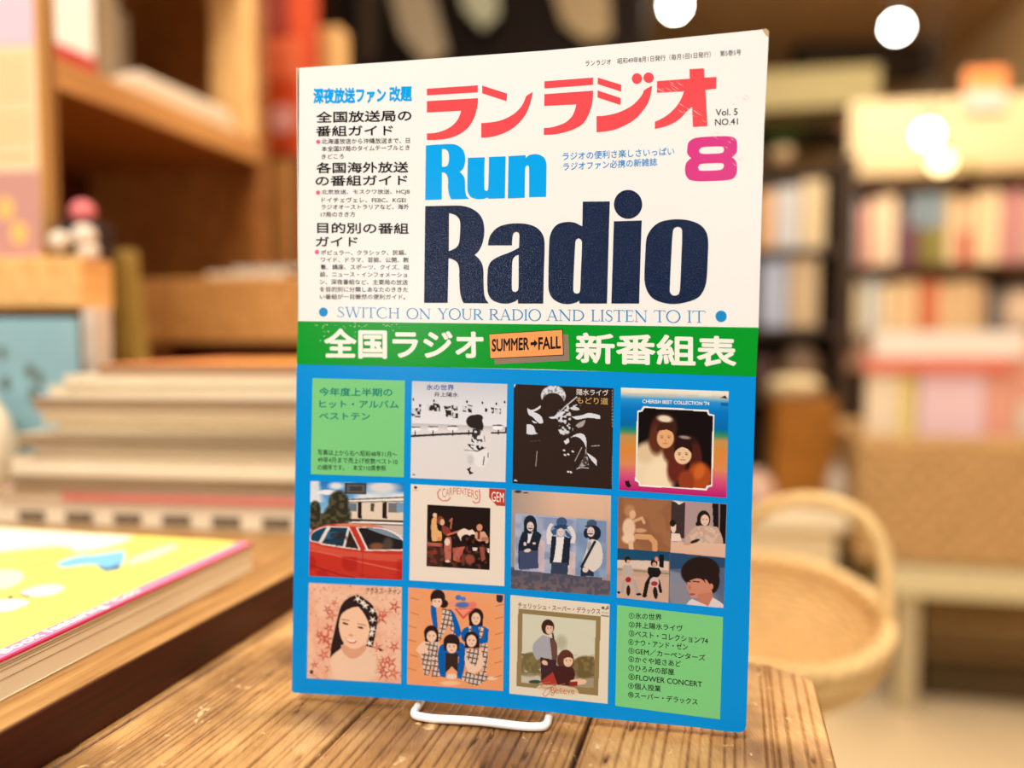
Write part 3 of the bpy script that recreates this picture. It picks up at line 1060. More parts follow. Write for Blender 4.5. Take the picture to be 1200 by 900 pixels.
# 2 musician in the dark
p = Pic([(602.2, 450), (719, 455), (717, 573.3), (600.5, 566.3)], (595, 445), 6.923)
DK = (50, 35, 28)
LT = (222, 226, 236)
p.fill(DK)
p.mix(p.em(370, 130, 100, 84, 0) * (1 - p.em(365, 195, 92, 88)), LT).blotch(60, p.em(370, 120, 100, 80), DK, .45, .62)
p.poly([(160, 228), (200, 245), (268, 205), (262, 232), (205, 262), (268, 292), (288, 350), (255, 352), (205, 305), (168, 278)], LT)
p.poly([(155, 362), (205, 372), (228, 425), (244, 436), (195, 445), (154, 438)], LT)
p.poly([(196, 330), (240, 348), (214, 352)], LT)
p.line([(380, 300), (470, 215), (560, 140)], 8, LT).poly([(332, 300), (380, 296), (440, 258), (470, 262), (420, 300), (360, 318)], LT)
p.poly([(520, 300), (600, 288), (660, 270), (748, 290), (748, 318), (640, 310), (560, 322)], LT)
p.blotch(46, np.clip(p.em(455, 300, 60, 70) + p.em(540, 225, 70, 24) + p.em(470, 400, 60, 50), 0, 1), LT, .95, .55, 9)
p.poly([(550, 372), (585, 345), (632, 325), (610, 375), (570, 390)], (170, 164, 162))
p.poly([(410, 405), (445, 415), (456, 436), (425, 438)], LT).poly([(455, 500), (495, 470), (498, 508), (470, 525)], LT)
p.poly([(510, 470), (560, 440), (610, 440), (636, 480), (636, 560), (612, 500), (560, 462)], LT)
p.poly([(636, 540), (650, 640), (660, 690), (580, 715), (560, 730), (610, 640)], (168, 166, 174)).blotch(60, p.em(620, 640, 50, 100), DK, .8, .52)
p.poly([(640, 592), (700, 630), (722, 656), (720, 698), (670, 640)], LT)
p.line([(560, 722), (600, 712), (655, 716)], 5, LT).line([(680, 538), (744, 534)], 6, (200, 190, 180)).line([(238, 580), (228, 700)], 5, (190, 178, 172)).line([(180, 500), (265, 492)], 3, (110, 96, 88)).line([(545, 660), (600, 550)], 6, (190, 180, 178))
for x, y in ((458, 573), (528, 582), (465, 610), (492, 606), (490, 746), (512, 750)):
    p.ell(x, y, 11, 7, LT, 20)
for y in range(90, 870, 26):
    if not 390 < y < 620:
        p.ell(848, y, 3, 9, (170, 160, 156))
p.poly([(48, 820), (62, 806), (82, 824)], LT).poly([(50, 38), (68, 36), (54, 62)], LT)
p.build('dark picture of a musician lit from the side')
# 3 couple in a rainbow frame
p = Pic([(727.8, 454.2), (854, 458.6), (851.4, 583.3), (725.4, 574)], (720, 450), 6.4286)
p.vgrad([(0, (246, 240, 220)), (.045, (236, 232, 214)), (.11, (40, 150, 220)), (.2, (0, 124, 206)), (.36, (0, 110, 180)), (.41, (40, 142, 112)), (.47, (196, 150, 84)), (.6, (222, 140, 58)), (.74, (222, 142, 92)), (.86, (216, 84, 130)), (1, (188, 30, 112))])
p.blotch(9, np.exp(-((p.v - .06) / .02) ** 2), (196, 190, 176), .6, .5, 4)
fr = [(218, 168), (708, 196), (716, 224), (754, 232), (738, 770), (706, 778), (694, 802), (186, 768), (180, 742), (156, 728), (172, 202), (200, 196)]
p.poly(fr, (252, 250, 244), 1, False)
cx_, cy_ = 455, 485
inn = p.inside([(cx_ + (x - cx_) * .962, cy_ + (y - cy_) * .962) for x, y in fr], False)
p.mix(inn, (20, 10, 8))
keep = p.c.copy()
p.ell(260, 640, 150, 210, (240, 220, 184), 18, .4).ell(340, 720, 110, 150, (246, 226, 190), 0, .4).ell(230, 520, 70, 70, (226, 200, 160), 0, .7)
p.ell(372, 330, 100, 112, (70, 34, 20), 0, .25).ell(318, 420, 60, 110, (98, 48, 28), 0, .5).ell(420, 480, 60, 110, (92, 44, 26), 0, .5).ell(380, 262, 56, 26, (238, 220, 196), 8, .6)
p.face(384, 408, 64, 76, (232, 176, 124), (96, 48, 28), 2, smile=False, feat=.55)
p.poly([(316, 352), (340, 300), (400, 290), (452, 330), (446, 372), (400, 346), (350, 350)], (66, 32, 20))
p.ell(545, 470, 96, 90, (44, 20, 16), 0, .2).ell(470, 620, 70, 130, (104, 40, 28), 10, .4).ell(610, 560, 50, 120, (80, 32, 24), 0, .4)
p.ell(640, 700, 96, 110, (178, 76, 26), 0, .35).ell(540, 730, 60, 80, (150, 62, 32), 0, .4).ell(640, 660, 40, 60, (204, 104, 40), 20, .6)
p.face(516, 535, 64, 70, (240, 202, 160), (50, 24, 20), 4, smile=False, feat=.7)
p.poly([(452, 520), (462, 470), (520, 440), (590, 480), (584, 530), (550, 490), (500, 478)], (44, 20, 16)).ell(530, 402, 44, 12, (206, 190, 180), 8, .8, .7)
p.c = np.where((inn > .5)[:, None], p.c, keep)
p.poly([(80, 730), (110, 728), (118, 752), (130, 764), (110, 782), (90, 768)], (40, 16, 30))
p.poly([(800, 104), (836, 84), (850, 112)], (60, 44, 40)).poly([(800, 140), (856, 142), (856, 166), (800, 164)], (20, 90, 150), .8, False)
p.build('two long-haired faces in a rainbow-striped frame')
# 4 a red car before a pale house
p = Pic([(364, 563.7), (473.2, 566.6), (471.4, 679.7), (362.2, 674.9)], (355, 555), 6.923)
p.vgrad([(0, (40, 120, 200)), (.25, (120, 180, 226)), (.45, (200, 214, 224)), (1, (200, 200, 200))])
p.blotch(5, (p.v < .22).astype(float), (240, 240, 240), .9, .52, 4)
p.poly([(90, 160), (180, 132), (290, 145), (240, 170)], (242, 240, 238)).ell(640, 110, 130, 44, (226, 224, 222), 0, .8).ell(270, 100, 60, 30, (226, 232, 238), 0, .8)
p.poly([(330, 205), (820, 184), (820, 232), (330, 236)], (238, 234, 228), 1, False).line([(330, 212), (820, 192)], 9, (50, 40, 34)).line([(330, 232), (820, 224)], 7, (60, 48, 40))
p.poly([(340, 236), (820, 230), (820, 380), (340, 366)], (232, 214, 192), 1, False)
for xa, xb in ((444, 478), (645, 682)):
    p.poly([(xa, 234), (xb, 232), (xb, 368), (xa, 360)], (40, 30, 24), 1, False)
p.poly([(352, 242), (438, 238), (438, 306), (352, 300)], (104, 124, 140), 1, False).poly([(548, 242), (580, 240), (578, 310), (548, 306)], (90, 78, 66), 1, False).poly([(692, 238), (818, 234), (818, 316), (692, 314)], (116, 120, 122), 1, False).poly([(762, 238), (818, 236), (818, 314), (762, 312)], (120, 160, 196), 1, False)
p.poly([(360, 366), (820, 380), (820, 424), (400, 404)], (48, 38, 32), 1, False).poly([(396, 386), (820, 396), (820, 412), (396, 398)], (240, 234, 228), 1, False).poly([(560, 414), (820, 424), (820, 500), (700, 470)], (206, 190, 178), 1, False)
tree = np.clip(p.em(290, 230, 80, 92, 0, .25) + p.em(280, 340, 110, 100, 0, .25) + p.em(100, 290, 44, 70, 0, .25) + p.em(110, 390, 66, 80, 0, .25) + p.em(210, 380, 150, 60, 0, .2), 0, 1)
p.mix(tree, (50, 50, 36)).blotch(34, tree, (104, 92, 66), .7, .6)
p.poly([(52, 490), (110, 442), (210, 412), (400, 404), (560, 412), (680, 446), (818, 520), (818, 900), (40, 900)], (198, 54, 40))
p.poly([(250, 412), (400, 404), (560, 412), (640, 434), (430, 428), (300, 424)], (224, 132, 96))
p.poly([(60, 500), (110, 452), (206, 424), (222, 430), (140, 566), (60, 548)], (236, 228, 220)).poly([(66, 502), (112, 460), (196, 432), (128, 556), (70, 544)], (24, 68, 96))
p.poly([(218, 428), (376, 430), (470, 620), (340, 604), (140, 574)], (236, 226, 218)).poly([(226, 436), (364, 440), (326, 590), (152, 566)], (26, 60, 80)).poly([(378, 452), (454, 612), (342, 596)], (50, 36, 32))
p.poly([(200, 470), (300, 470), (260, 520), (180, 530)], (40, 120, 160), .7).blotch(16, p.em(270, 530, 90, 60), (60, 30, 26), .6, .55)
p.poly([(430, 436), (560, 434), (690, 452), (814, 530), (814, 626), (520, 626)], (240, 230, 222)).poly([(446, 442), (560, 440), (680, 462), (808, 544), (808, 614), (530, 614)], (34, 30, 32))
p.poly([(520, 444), (660, 456), (800, 540), (640, 490)], (150, 176, 200), .8).ell(600, 590, 60, 30, (150, 96, 64), 0, .6, .8).ell(690, 570, 40, 50, (104, 84, 70), 0, .6, .7)
p.poly([(50, 560), (200, 600), (490, 640), (818, 660), (818, 720), (480, 690), (200, 650), (50, 600)], (214, 92, 72), .8)
p.line([(55, 740), (300, 820), (420, 845)], 6, (110, 20, 18)).line([(60, 620), (250, 660), (480, 720), (806, 790)], 10, (228, 130, 110), .7).line([(486, 640), (484, 840)], 4, (140, 30, 26)).line([(500, 622), (814, 624)], 6, (236, 220, 210))
p.blotch(7, (p.v > .78).astype(float), (166, 26, 26), .5)
p.poly([(342, 74), (518, 78), (514, 170), (340, 164)], (58, 56, 56)).poly([(356, 88), (505, 92), (502, 156), (354, 152)], (104, 102, 100), .8).poly([(380, 102), (480, 104), (478, 144), (378, 140)], (62, 58, 58), .9)
p.build('red car in front of a pale house with trees')
# 5 band on a dark stage, cream border
p = Pic([(481.5, 567.2), (592.3, 573), (591, 686.8), (479.8, 679.9)], (475, 560), 6.923)
p.fill((240, 228, 212))
st = [(178, 218), (692, 242), (685, 748), (170, 718)]
ins = p.inside(st, False)
p.mix(ins, (34, 22, 18))
p.poly([(215, 340), (255, 310), (262, 420), (292, 440), (292, 510), (218, 514)], (232, 178, 118)).ell(240, 302, 17, 18, (240, 200, 160)).ell(284, 344, 30, 34, (132, 66, 50)).ell(300, 360, 18, 26, (230, 180, 150))
p.poly([(300, 390), (345, 400), (372, 450), (340, 470), (300, 440)], (140, 60, 50)).line([(360, 350), (378, 330), (368, 410)], 12, (190, 110, 90)).line([(345, 462), (440, 430)], 14, (206, 120, 90))
p.poly([(330, 480), (372, 480), (372, 660), (326, 684), (316, 560)], (190, 110, 90)).ell(340, 520, 22, 30, (240, 210, 190)).ell(345, 676, 22, 10, (240, 200, 180))
p.poly([(420, 450), (470, 412), (520, 432), (500, 490), (450, 510)], (240, 216, 200)).ell(490, 490, 38, 30, (30, 18, 16), -20).poly([(505, 430), (545, 418), (574, 450), (550, 490), (520, 470)], (244, 224, 210)).ell(545, 480, 28, 22, (30, 18, 16), -20)
p.poly([(385, 570), (480, 556), (500, 640), (470, 690), (390, 670)], (188, 100, 84)).ell(505, 610, 40, 56, (40, 22, 20), 10).ell(520, 660, 44, 40, (176, 92, 70), 0, .5, .8).blotch(18, p.em(500, 660, 60, 50), (60, 30, 24), .8)
p.ell(602, 402, 24, 28, (216, 150, 120)).poly([(570, 440), (640, 434), (676, 500), (664, 530), (590, 510), (565, 480)], (214, 168, 136)).poly([(584, 440), (606, 436), (606, 500), (586, 496)], (140, 40, 36))
p.poly([(505, 508), (650, 514), (650, 546), (505, 544)], (22, 14, 12), 1, False).poly([(545, 566), (585, 568), (580, 592), (548, 588)], (236, 220, 206)).poly([(600, 560), (640, 560), (650, 660), (620, 680)], (150, 80, 66)).poly([(664, 570), (684, 572), (682, 612), (668, 600)], (230, 214, 200))
p.poly([(180, 520), (300, 532), (296, 560), (178, 552)], (180, 100, 76)).poly([(176, 560), (312, 566), (306, 710), (172, 704)], (66, 38, 32), .9)
p.ell(215, 605, 50, 16, (130, 50, 40), 0, .5).ell(215, 675, 16, 14, (120, 46, 40)).blotch(30, ins * (p.Y > 480), (150, 70, 54), .5, .64)
p.c = np.where((ins > .5)[:, None], p.c, np.array((240, 228, 212.0)))
p.line([(286, 90), (262, 120), (268, 160), (300, 186), (345, 184), (366, 160)], 9, (214, 110, 96)).line([(600, 100), (606, 160), (600, 195), (570, 206), (548, 190)], 9, (214, 110, 96))
p.poly([(680, 86), (812, 92), (812, 228), (745, 228), (680, 160)], (196, 62, 52), 1, False)
p.ell(84, 78, 14, 12, (90, 60, 54)).line([(66, 102), (104, 104)], 4, (190, 160, 120))
p.build('cream-bordered picture of a band playing on a dark stage')
# 6 three hatted men on blue panels
p = Pic([(600, 574), (716, 580.8), (714.9, 698.3), (598.6, 689.6)], (595, 570), 6.923)
p.vgrad([(0, (226, 190, 160)), (.22, (222, 184, 158)), (.3, (196, 168, 154)), (.78, (150, 140, 142)), (.8, (92, 88, 104)), (1, (120, 104, 106))])
p.mix(np.clip(1 - p.u * 2.2, 0, 1) * (p.v < .8), (158, 146, 140), .8).blotch(36, (p.v > .78).astype(float), (66, 74, 96), .6, .5).mix((p.u > .92) * np.clip(p.v * 1.4, 0, 1) * (p.v < .85), (210, 166, 144), .7)
for q, c in (([(62, 218), (304, 236), (300, 700), (55, 676)], (176, 182, 206)), ([(304, 236), (556, 258), (550, 722), (300, 700)], (170, 182, 206)), ([(556, 258), (804, 276), (800, 744), (550, 722)], (140, 166, 198))):
    p.poly(q, c, 1, False)
p.blotch(14, ((p.X > 60) & (p.X < 800) & (p.Y > 230 + p.X * .07) & (p.Y < 670 + p.X * .09)).astype(float), (110, 134, 176), .6, .5, 3)
p.poly([(230, 420), (300, 440), (296, 690), (240, 680)], (226, 190, 190), .7).poly([(490, 520), (552, 540), (546, 720), (486, 712)], (228, 196, 186), .7)
NV = (28, 38, 54)
SK = (230, 210, 200)
p.ell(182, 300, 52, 66, NV).poly([(132, 300), (236, 300), (238, 370), (130, 370)], NV).face(184, 325, 28, 38, SK, NV, smile=False).line([(168, 340), (200, 342)], 8, NV)
p.poly([(120, 370), (232, 362), (276, 396), (246, 520), (250, 664), (92, 676), (86, 480)], NV).poly([(166, 372), (206, 364), (176, 460), (160, 460)], (234, 232, 236)).ell(180, 376, 18, 9, NV)
p.poly([(92, 520), (246, 520), (250, 664), (92, 676)], (64, 76, 110)).ell(160, 520, 28, 14, SK, -10).ell(140, 466, 12, 16, SK).ell(215, 462, 12, 9, SK)
p.ell(438, 290, 44, 40, (60, 90, 130)).ell(436, 330, 62, 20, (44, 70, 106)).poly([(322, 372), (400, 336), (392, 392), (340, 402)], (60, 92, 130)).poly([(470, 350), (530, 420), (520, 436), (470, 390)], (60, 92, 130))
p.face(430, 372, 26, 34, SK, NV, smile=False).poly([(318, 350), (350, 296), (374, 310), (348, 350), (366, 400), (360, 470), (320, 470)], (228, 220, 220)).poly([(480, 330), (510, 322), (548, 380), (545, 460), (500, 460), (520, 400)], (228, 220, 220))
p.poly([(366, 410), (500, 410), (496, 660), (360, 620)], (236, 232, 232)).poly([(356, 404), (396, 404), (372, 600), (340, 628), (348, 500)], NV).poly([(458, 404), (510, 420), (498, 640), (430, 650)], NV).poly([(356, 612), (490, 622), (486, 714), (348, 704)], (52, 66, 88))
p.ell(682, 300, 42, 30, (70, 88, 112)).ell(678, 326, 52, 13, (52, 66, 90), 4).ell(700, 380, 56, 62, NV).ell(640, 380, 24, 40, NV).face(674, 368, 30, 40, SK, NV, smile=False).line([(650, 382), (690, 384)], 8, NV)
p.poly([(650, 440), (700, 430), (756, 470), (764, 620), (700, 690), (616, 700), (600, 640), (636, 520)], (224, 214, 206)).line([(706, 450), (600, 650)], 22, NV).poly([(596, 640), (640, 660), (700, 700), (698, 730), (590, 726)], (40, 50, 70)).ell(630, 676, 24, 22, SK).ell(660, 480, 16, 40, (140, 140, 150), 10, .6, .7)
p.ell(84, 42, 28, 12, (60, 54, 54), 0, .6).ell(146, 52, 22, 5, (60, 54, 54), 0, .6)
p.build('three long-haired men on blue panels')
# 7 four small photographs
p = Pic([(724.5, 582), (852, 590.6), (847.9, 712.7), (723, 700.2)], (718, 575), 6.4286)
p.fill((150, 100, 68))
p.blotch(8, None, (170, 118, 80), .5)
GH = (226, 180, 138)
p.ell(128, 150, 40, 44, (186, 136, 94), 0, .5).ell(150, 180, 24, 34, GH, 0, .4).ell(122, 280, 48, 74, (232, 200, 168), 0, .3).ell(120, 360, 50, 40, (236, 204, 174), 0, .4)
p.line([(160, 230), (220, 205), (236, 240)], 22, GH, .85).line([(180, 345), (280, 350), (318, 390), (318, 445)], 40, (220, 164, 112), .95).line([(135, 390), (140, 436)], 36, (230, 190, 150)).ell(210, 300, 44, 16, GH, 0, .6, .8)
q2 = [(443, 70), (862, 100), (848, 505), (434, 466)]
p.poly(q2, (176, 150, 146), 1, False)
p.poly([(443, 80), (546, 90), (540, 360), (436, 360)], (64, 50, 50), 1, False).poly([(750, 96), (860, 104), (850, 420), (760, 300)], (26, 20, 22), 1, False).line([(804, 100), (800, 340)], 10, (150, 130, 124)).poly([(460, 76), (540, 84), (500, 106)], (230, 220, 216))
p.ell(685, 215, 50, 66, (34, 24, 24)).ell(650, 250, 26, 22, (34, 24, 24)).face(694, 222, 32, 42, (236, 200, 176), (40, 28, 26))
p.poly([(540, 370), (610, 280), (680, 262), (790, 275), (830, 370), (820, 420), (560, 410)], (200, 168, 148)).blotch(44, p.em(690, 340, 110, 70), (224, 200, 184), .6)
p.ell(458, 275, 20, 44, (236, 206, 190)).ell(452, 245, 22, 26, (34, 24, 24)).poly([(440, 320), (505, 325), (522, 380), (440, 380)], (236, 214, 200))
p.poly([(438, 385), (848, 400), (846, 500), (436, 464)], (226, 186, 160), 1, False).ell(620, 380, 40, 12, (50, 36, 34), -20).ell(560, 400, 30, 12, (200, 160, 140))
q3 = [(35, 432), (436, 464), (424, 846), (32, 806)]
p.poly(q3, (200, 164, 142), 1, False).poly([(35, 432), (436, 464), (434, 530), (35, 520)], (24, 78, 114), 1, False).poly([(35, 522), (420, 534), (418, 600), (35, 580)], (220, 200, 184), 1, False).poly([(350, 480), (386, 484), (384, 580), (350, 575)], (20, 20, 24), 1, False).line([(35, 590), (420, 625)], 14, (150, 140, 120)).poly([(35, 640), (425, 650), (424, 846), (32, 806)], (208, 172, 152), 1, False)
p.ell(112, 520, 22, 26, (40, 28, 26)).ell(118, 535, 14, 16, (220, 170, 140)).poly([(80, 560), (140, 560), (160, 620), (120, 660), (66, 620)], (190, 176, 168)).line([(85, 680), (70, 760)], 24, (176, 170, 166)).line([(160, 680), (190, 770)], 24, (176, 170, 166)).ell(122, 680, 34, 36, (200, 170, 160)).ell(118, 670, 22, 20, (170, 40, 40)).ell(118, 752, 15, 40, (36, 30, 30)).ell(196, 780, 22, 9, (30, 26, 26)).ell(46, 766, 12, 9, (30, 26, 26))
p.ell(312, 545, 26, 28, (40, 28, 26)).ell(314, 556, 15, 17, (220, 160, 130)).poly([(270, 575), (350, 580), (366, 615), (340, 650), (280, 650), (262, 610)], (24, 22, 24)).line([(285, 655), (258, 700), (240, 790)], 30, (24, 22, 24)).line([(345, 680), (362, 760)], 22, (24, 22, 24)).ell(314, 690, 36, 40, (210, 190, 184)).ell(314, 700, 26, 18, (170, 50, 46)).ell(322, 770, 17, 46, (36, 30, 30), -6).ell(240, 792, 20, 7, (24, 22, 24)).ell(330, 515, 14, 18, (240, 140, 110), 0, .6)
q4 = [(430, 466), (848, 508), (835, 885), (424, 846)]
m4 = p.inside(q4, False)
kp = p.c.copy()
p.mix(m4, (84, 100, 130)).blotch(5, m4, (150, 156, 170), .7).poly([(430, 466), (848, 508), (846, 580), (430, 590)], (30, 70, 108), .8, False).poly([(430, 690), (600, 690), (600, 846), (424, 846)], (140, 138, 150), .8, False)
p.ell(660, 610, 146, 112, (38, 24, 22), -6, .1).ell(740, 680, 66, 96, (38, 24, 22), 0, .1).poly([(546, 662), (620, 640), (690, 660), (742, 730), (740, 800), (660, 812), (590, 804), (572, 760), (556, 730), (566, 712)], (206, 140, 112)).poly([(640, 780), (752, 760), (756, 860), (720, 880), (650, 850)], (196, 126, 100))
p.poly([(530, 650), (620, 636), (690, 650), (700, 700), (650, 660), (560, 690)], (38, 24, 22)).line([(556, 686), (586, 684)], 8, (60, 34, 30)).line([(606, 682), (650, 688)], 9, (60, 34, 30)).ell(600, 780, 22, 8, (160, 84, 76)).ell(742, 722, 16, 22, (206, 140, 112)).ell(580, 730, 14, 20, (190, 122, 96), 0, .6)
p.poly([(560, 850), (600, 815), (720, 870), (752, 806), (835, 860), (835, 900), (560, 900)], (222, 212, 214))
p.c = np.where((m4 > .5)[:, None], p.c, kp)
p.line([(430, 466), (424, 846)], 5, (90, 80, 84))
p.build('four small photographs in one square')
# 8 smiling girl among blossoms
p = Pic([(362, 683), (471, 688), (469.9, 801.1), (359.8, 794.6)], (350, 675), 6.923)
p.fill((242, 198, 168)).blotch(7, None, (236, 176, 146), .6, .5, 3).blotch(30, None, (226, 156, 128), .3, .6, 5)
for f in range(90):
    x, y = p.rng.uniform(80, 830), p.rng.uniform(80, 850)
    p.ell(x, y, p.rng.uniform(4, 9), p.rng.uniform(4, 9), (196, 110, 90), 0, .5, .6)
fl = [(265, 320, 60), (235, 270, 46), (245, 425, 52), (190, 500, 66), (230, 510, 60), (260, 570, 60), (205, 640, 64), (130, 720, 40), (250, 750, 50), (460, 760, 54), (600, 770, 50), (665, 340, 66), (695, 300, 46), (780, 250, 62), (775, 575, 56), (640, 580, 50), (580, 650, 60), (660, 740, 66), (700, 690, 60), (745, 700, 64), (690, 790, 66), (770, 785, 66), (290, 215, 34), (165, 470, 40), (640, 690, 50)]
for q, (x, y, r) in enumerate(fl):
    p.star(x, y, r, (186, 74, 58) if q % 3 else (206, 102, 80), 17 * q, .85).ell(x, y, r * .2, r * .2, (226, 160, 130))
p.ell(450, 720, 200, 170, (240, 206, 176), 0, .3).ell(420, 760, 160, 110, (242, 206, 176), 0, .5)
p.poly([(480, 155), (400, 180), (345, 240), (310, 360), (285, 470), (266, 560), (255, 665), (300, 620), (350, 580), (380, 500), (420, 380), (520, 300), (560, 420), (570, 480), (545, 570), (600, 580), (630, 430), (640, 330), (600, 240), (545, 190)], (46, 28, 30))
p.poly([(345, 560), (545, 560), (545, 600), (480, 660), (420, 668), (360, 620)], (224, 166, 132)).poly([(350, 620), (430, 680), (520, 650), (570, 600), (600, 700), (420, 780), (320, 700)], (240, 204, 174), .8)
p.poly([(330, 380), (350, 310), (420, 262), (486, 250), (545, 330), (575, 420), (560, 500), (520, 560), (460, 590), (410, 580), (360, 530), (332, 450)], (246, 202, 168))
p.ell(380, 386, 26, 8, (60, 32, 28), 15).ell(502, 418, 26, 8, (60, 32, 28), 12).line([(350, 352), (410, 360)], 7, (120, 80, 64), .8).line([(480, 386), (545, 402)], 7, (120, 80, 64), .8).ell(425, 480, 18, 9, (216, 150, 118), 12, .6)
p.poly([(372, 490), (420, 520), (474, 522), (450, 548), (405, 538)], (206, 104, 84)).poly([(382, 500), (420, 520), (464, 524), (440, 536), (405, 528)], (252, 240, 230))
p.poly([(500, 240), (545, 300), (575, 380), (590, 330), (560, 240)], (46, 28, 30))
for x, y in ((480, 185), (520, 215), (540, 240), (600, 280), (600, 355), (600, 430), (590, 470), (575, 545)):
    p.star(x, y, 34, (250, 238, 226), x + y, 1)
p.poly([(640, 580), (690, 600), (660, 612)], (50, 34, 28)).ell(106, 778, 15, 18, (90, 30, 50)).line([(80, 806), (140, 810)], 4, (150, 100, 90))
p.build('smiling long-haired girl among red blossoms')
# 9 five people in blue and check
p = Pic([(478.7, 688.4), (591, 696.6), (589.6, 809.6), (477.2, 801.8)], (470, 680), 6.923)
p.fill((240, 162, 108)).blotch(5, None, (236, 170, 124), .6, .5, 3)
HB, BL_, SKN = (44, 26, 26), (0, 96, 178), (246, 206, 178)


def check(pts, ph=0):
    m = p.inside(pts)
    p.mix(m, (226, 206, 190))
    g = np.maximum((np.mod(p.X + p.Y * .2 + ph, 34) < 11), (np.mod(p.Y - p.X * .2 + ph, 40) < 12)).astype(float)
    p.mix(m * g, (92, 66, 62), .85)


check([(330, 230), (420, 240), (420, 330), (460, 470), (430, 470), (385, 360), (340, 440), (320, 500), (300, 440), (330, 340)])
p.poly([(240, 200), (285, 215), (292, 300), (300, 390), (262, 380), (244, 280)], BL_).poly([(395, 230), (440, 280), (490, 430), (470, 460), (440, 440), (420, 330)], BL_)
p.ell(298, 140, 60, 66, HB).ell(345, 190, 38, 34, HB).face(292, 176, 40, 46, SKN, HB).poly([(240, 160), (260, 110), (340, 120), (330, 150), (280, 150)], HB)
p.poly([(500, 400), (560, 372), (660, 370), (712, 400), (704, 505), (620, 520), (600, 480), (520, 500), (490, 470)], BL_)
check([(545, 370), (570, 370), (590, 470), (560, 470)])
check([(640, 515), (705, 515), (700, 640), (690, 760), (660, 760), (665, 640)])
check([(630, 380), (670, 370), (672, 460), (640, 470)])
p.ell(608, 290, 60, 64, HB).poly([(548, 290), (668, 290), (662, 370), (555, 370)], HB).face(608, 312, 36, 50, SKN, HB)
p.poly([(190, 490), (300, 490), (320, 600), (260, 690), (200, 640), (120, 570)], (244, 204, 172))
check([(195, 510), (300, 500), (300, 620), (250, 640)], 9)
check([(160, 600), (230, 580), (250, 660), (225, 770), (190, 770)])
check([(250, 640), (330, 640), (320, 780), (250, 785)], 5)
p.ell(245, 425, 58, 60, HB).poly([(188, 430), (302, 430), (304, 500), (195, 500)], HB).face(248, 455, 40, 46, SKN, HB)
p.poly([(310, 540), (360, 510), (480, 500), (520, 540), (516, 700), (490, 795), (450, 795), (470, 620), (360, 620), (366, 790), (320, 780), (300, 660)], BL_).poly([(360, 590), (462, 590), (460, 745), (412, 700), (360, 750)], (56, 40, 34))
p.ell(410, 500, 66, 64, HB).poly([(344, 500), (476, 500), (470, 570), (352, 570)], HB).face(412, 542, 42, 50, SKN, HB).poly([(350, 520), (380, 465), (450, 470), (466, 530), (430, 515), (390, 512)], HB)
p.poly([(525, 560), (640, 550), (668, 660), (640, 730), (560, 760), (520, 680)], (244, 206, 176))
check([(528, 560), (630, 550), (632, 620), (600, 700), (540, 640)], 12)
check([(480, 800), (540, 735), (600, 770), (640, 740), (720, 790), (660, 830), (600, 855), (540, 830)], 4)
p.ell(572, 475, 60, 60, HB).poly([(515, 480), (630, 480), (640, 550), (520, 550)], HB).face(572, 492, 40, 50, SKN, HB)
p.ell(410, 780, 44, 22, (246, 214, 190), 0, .5).ell(400, 835, 80, 18, (248, 196, 156), 0, .6).ell(740, 795, 40, 14, (248, 206, 170), 0, .6)
p.poly([(430, 230), (600, 226), (505, 316)], (216, 88, 76)).poly([(455, 236), (575, 232), (504, 292)], (240, 150, 120)).ell(500, 200, 62, 24, (70, 110, 190), 0, .5, .9).ell(465, 140, 24, 22, (70, 120, 200)).ell(505, 150, 22, 18, (90, 130, 200)).ell(580, 200, 34, 26, (236, 120, 110), 0, .5).ell(420, 190, 22, 22, (238, 150, 140), 0, .5)
p.poly([(776, 118), (826, 122), (822, 170), (800, 182), (776, 166)], (50, 46, 70))
for x, y in ((110, 150), (110, 270), (95, 378), (90, 490), (105, 612), (90, 722), (800, 202), (795, 305), (795, 432), (780, 552), (790, 664), (785, 780)):
    p.line([(x - 32, y - (9 if x < 400 else -9)), (x + 32, y + (9 if x < 400 else -9))], 5, (150, 84, 60), .8)
p.build('five young people in blue shirts and checked suits on orange')
# 10 couple outdoors in an olive frame
p = Pic([(598.2, 697.2), (714.5, 708), (712, 824.7), (597, 812.7)], (590, 695), 6.923)
p.fill((232, 224, 200))
p.poly([(120, 125), (790, 190), (768, 832), (106, 755)], (150, 128, 84), 1, False)
q = [(155, 165), (750, 225), (732, 770), (145, 725)]
m = p.inside(q, False)
kp = p.c.copy()
p.mix(m, (216, 216, 192)).blotch(24, m * ((p.Y > 480 + p.X * .05) & (p.Y < 690)), (110, 96, 60), .9, .4).mix(m * (p.Y > 640 + p.X * .04), (150, 140, 110), .8).mix(m * (p.Y > 668) * (p.X < 300), (206, 200, 180), .9)
p.ell(660, 600, 110, 90, (112, 96, 58), 0, .2).ell(230, 560, 90, 80, (120, 106, 66), 0, .2).blotch(34, m * ((p.Y > 500) & (p.Y < 680)), (150, 132, 92), .5).ell(470, 400, 44, 56, (160, 160, 130), 0, .8, .6)
p.poly([(245, 410), (320, 340), (390, 365), (436, 420), (430, 545), (310, 530), (270, 545), (240, 480)], (172, 172, 178)).poly([(375, 365), (410, 370), (436, 430), (430, 545), (395, 540)], (110, 74, 64)).poly([(300, 520), (430, 545), (440, 740), (306, 720)], (66, 42, 46)).ell(335, 565, 26, 18, (236, 190, 160), 30)
p.ell(360, 275, 52, 62, (64, 38, 32)).face(372, 290, 30, 44, (236, 192, 164), (64, 38, 32), 6).line([(400, 330), (406, 370)], 14, (64, 38, 32)).poly([(316, 270), (340, 225), (400, 240), (396, 270), (350, 262)], (64, 38, 32))
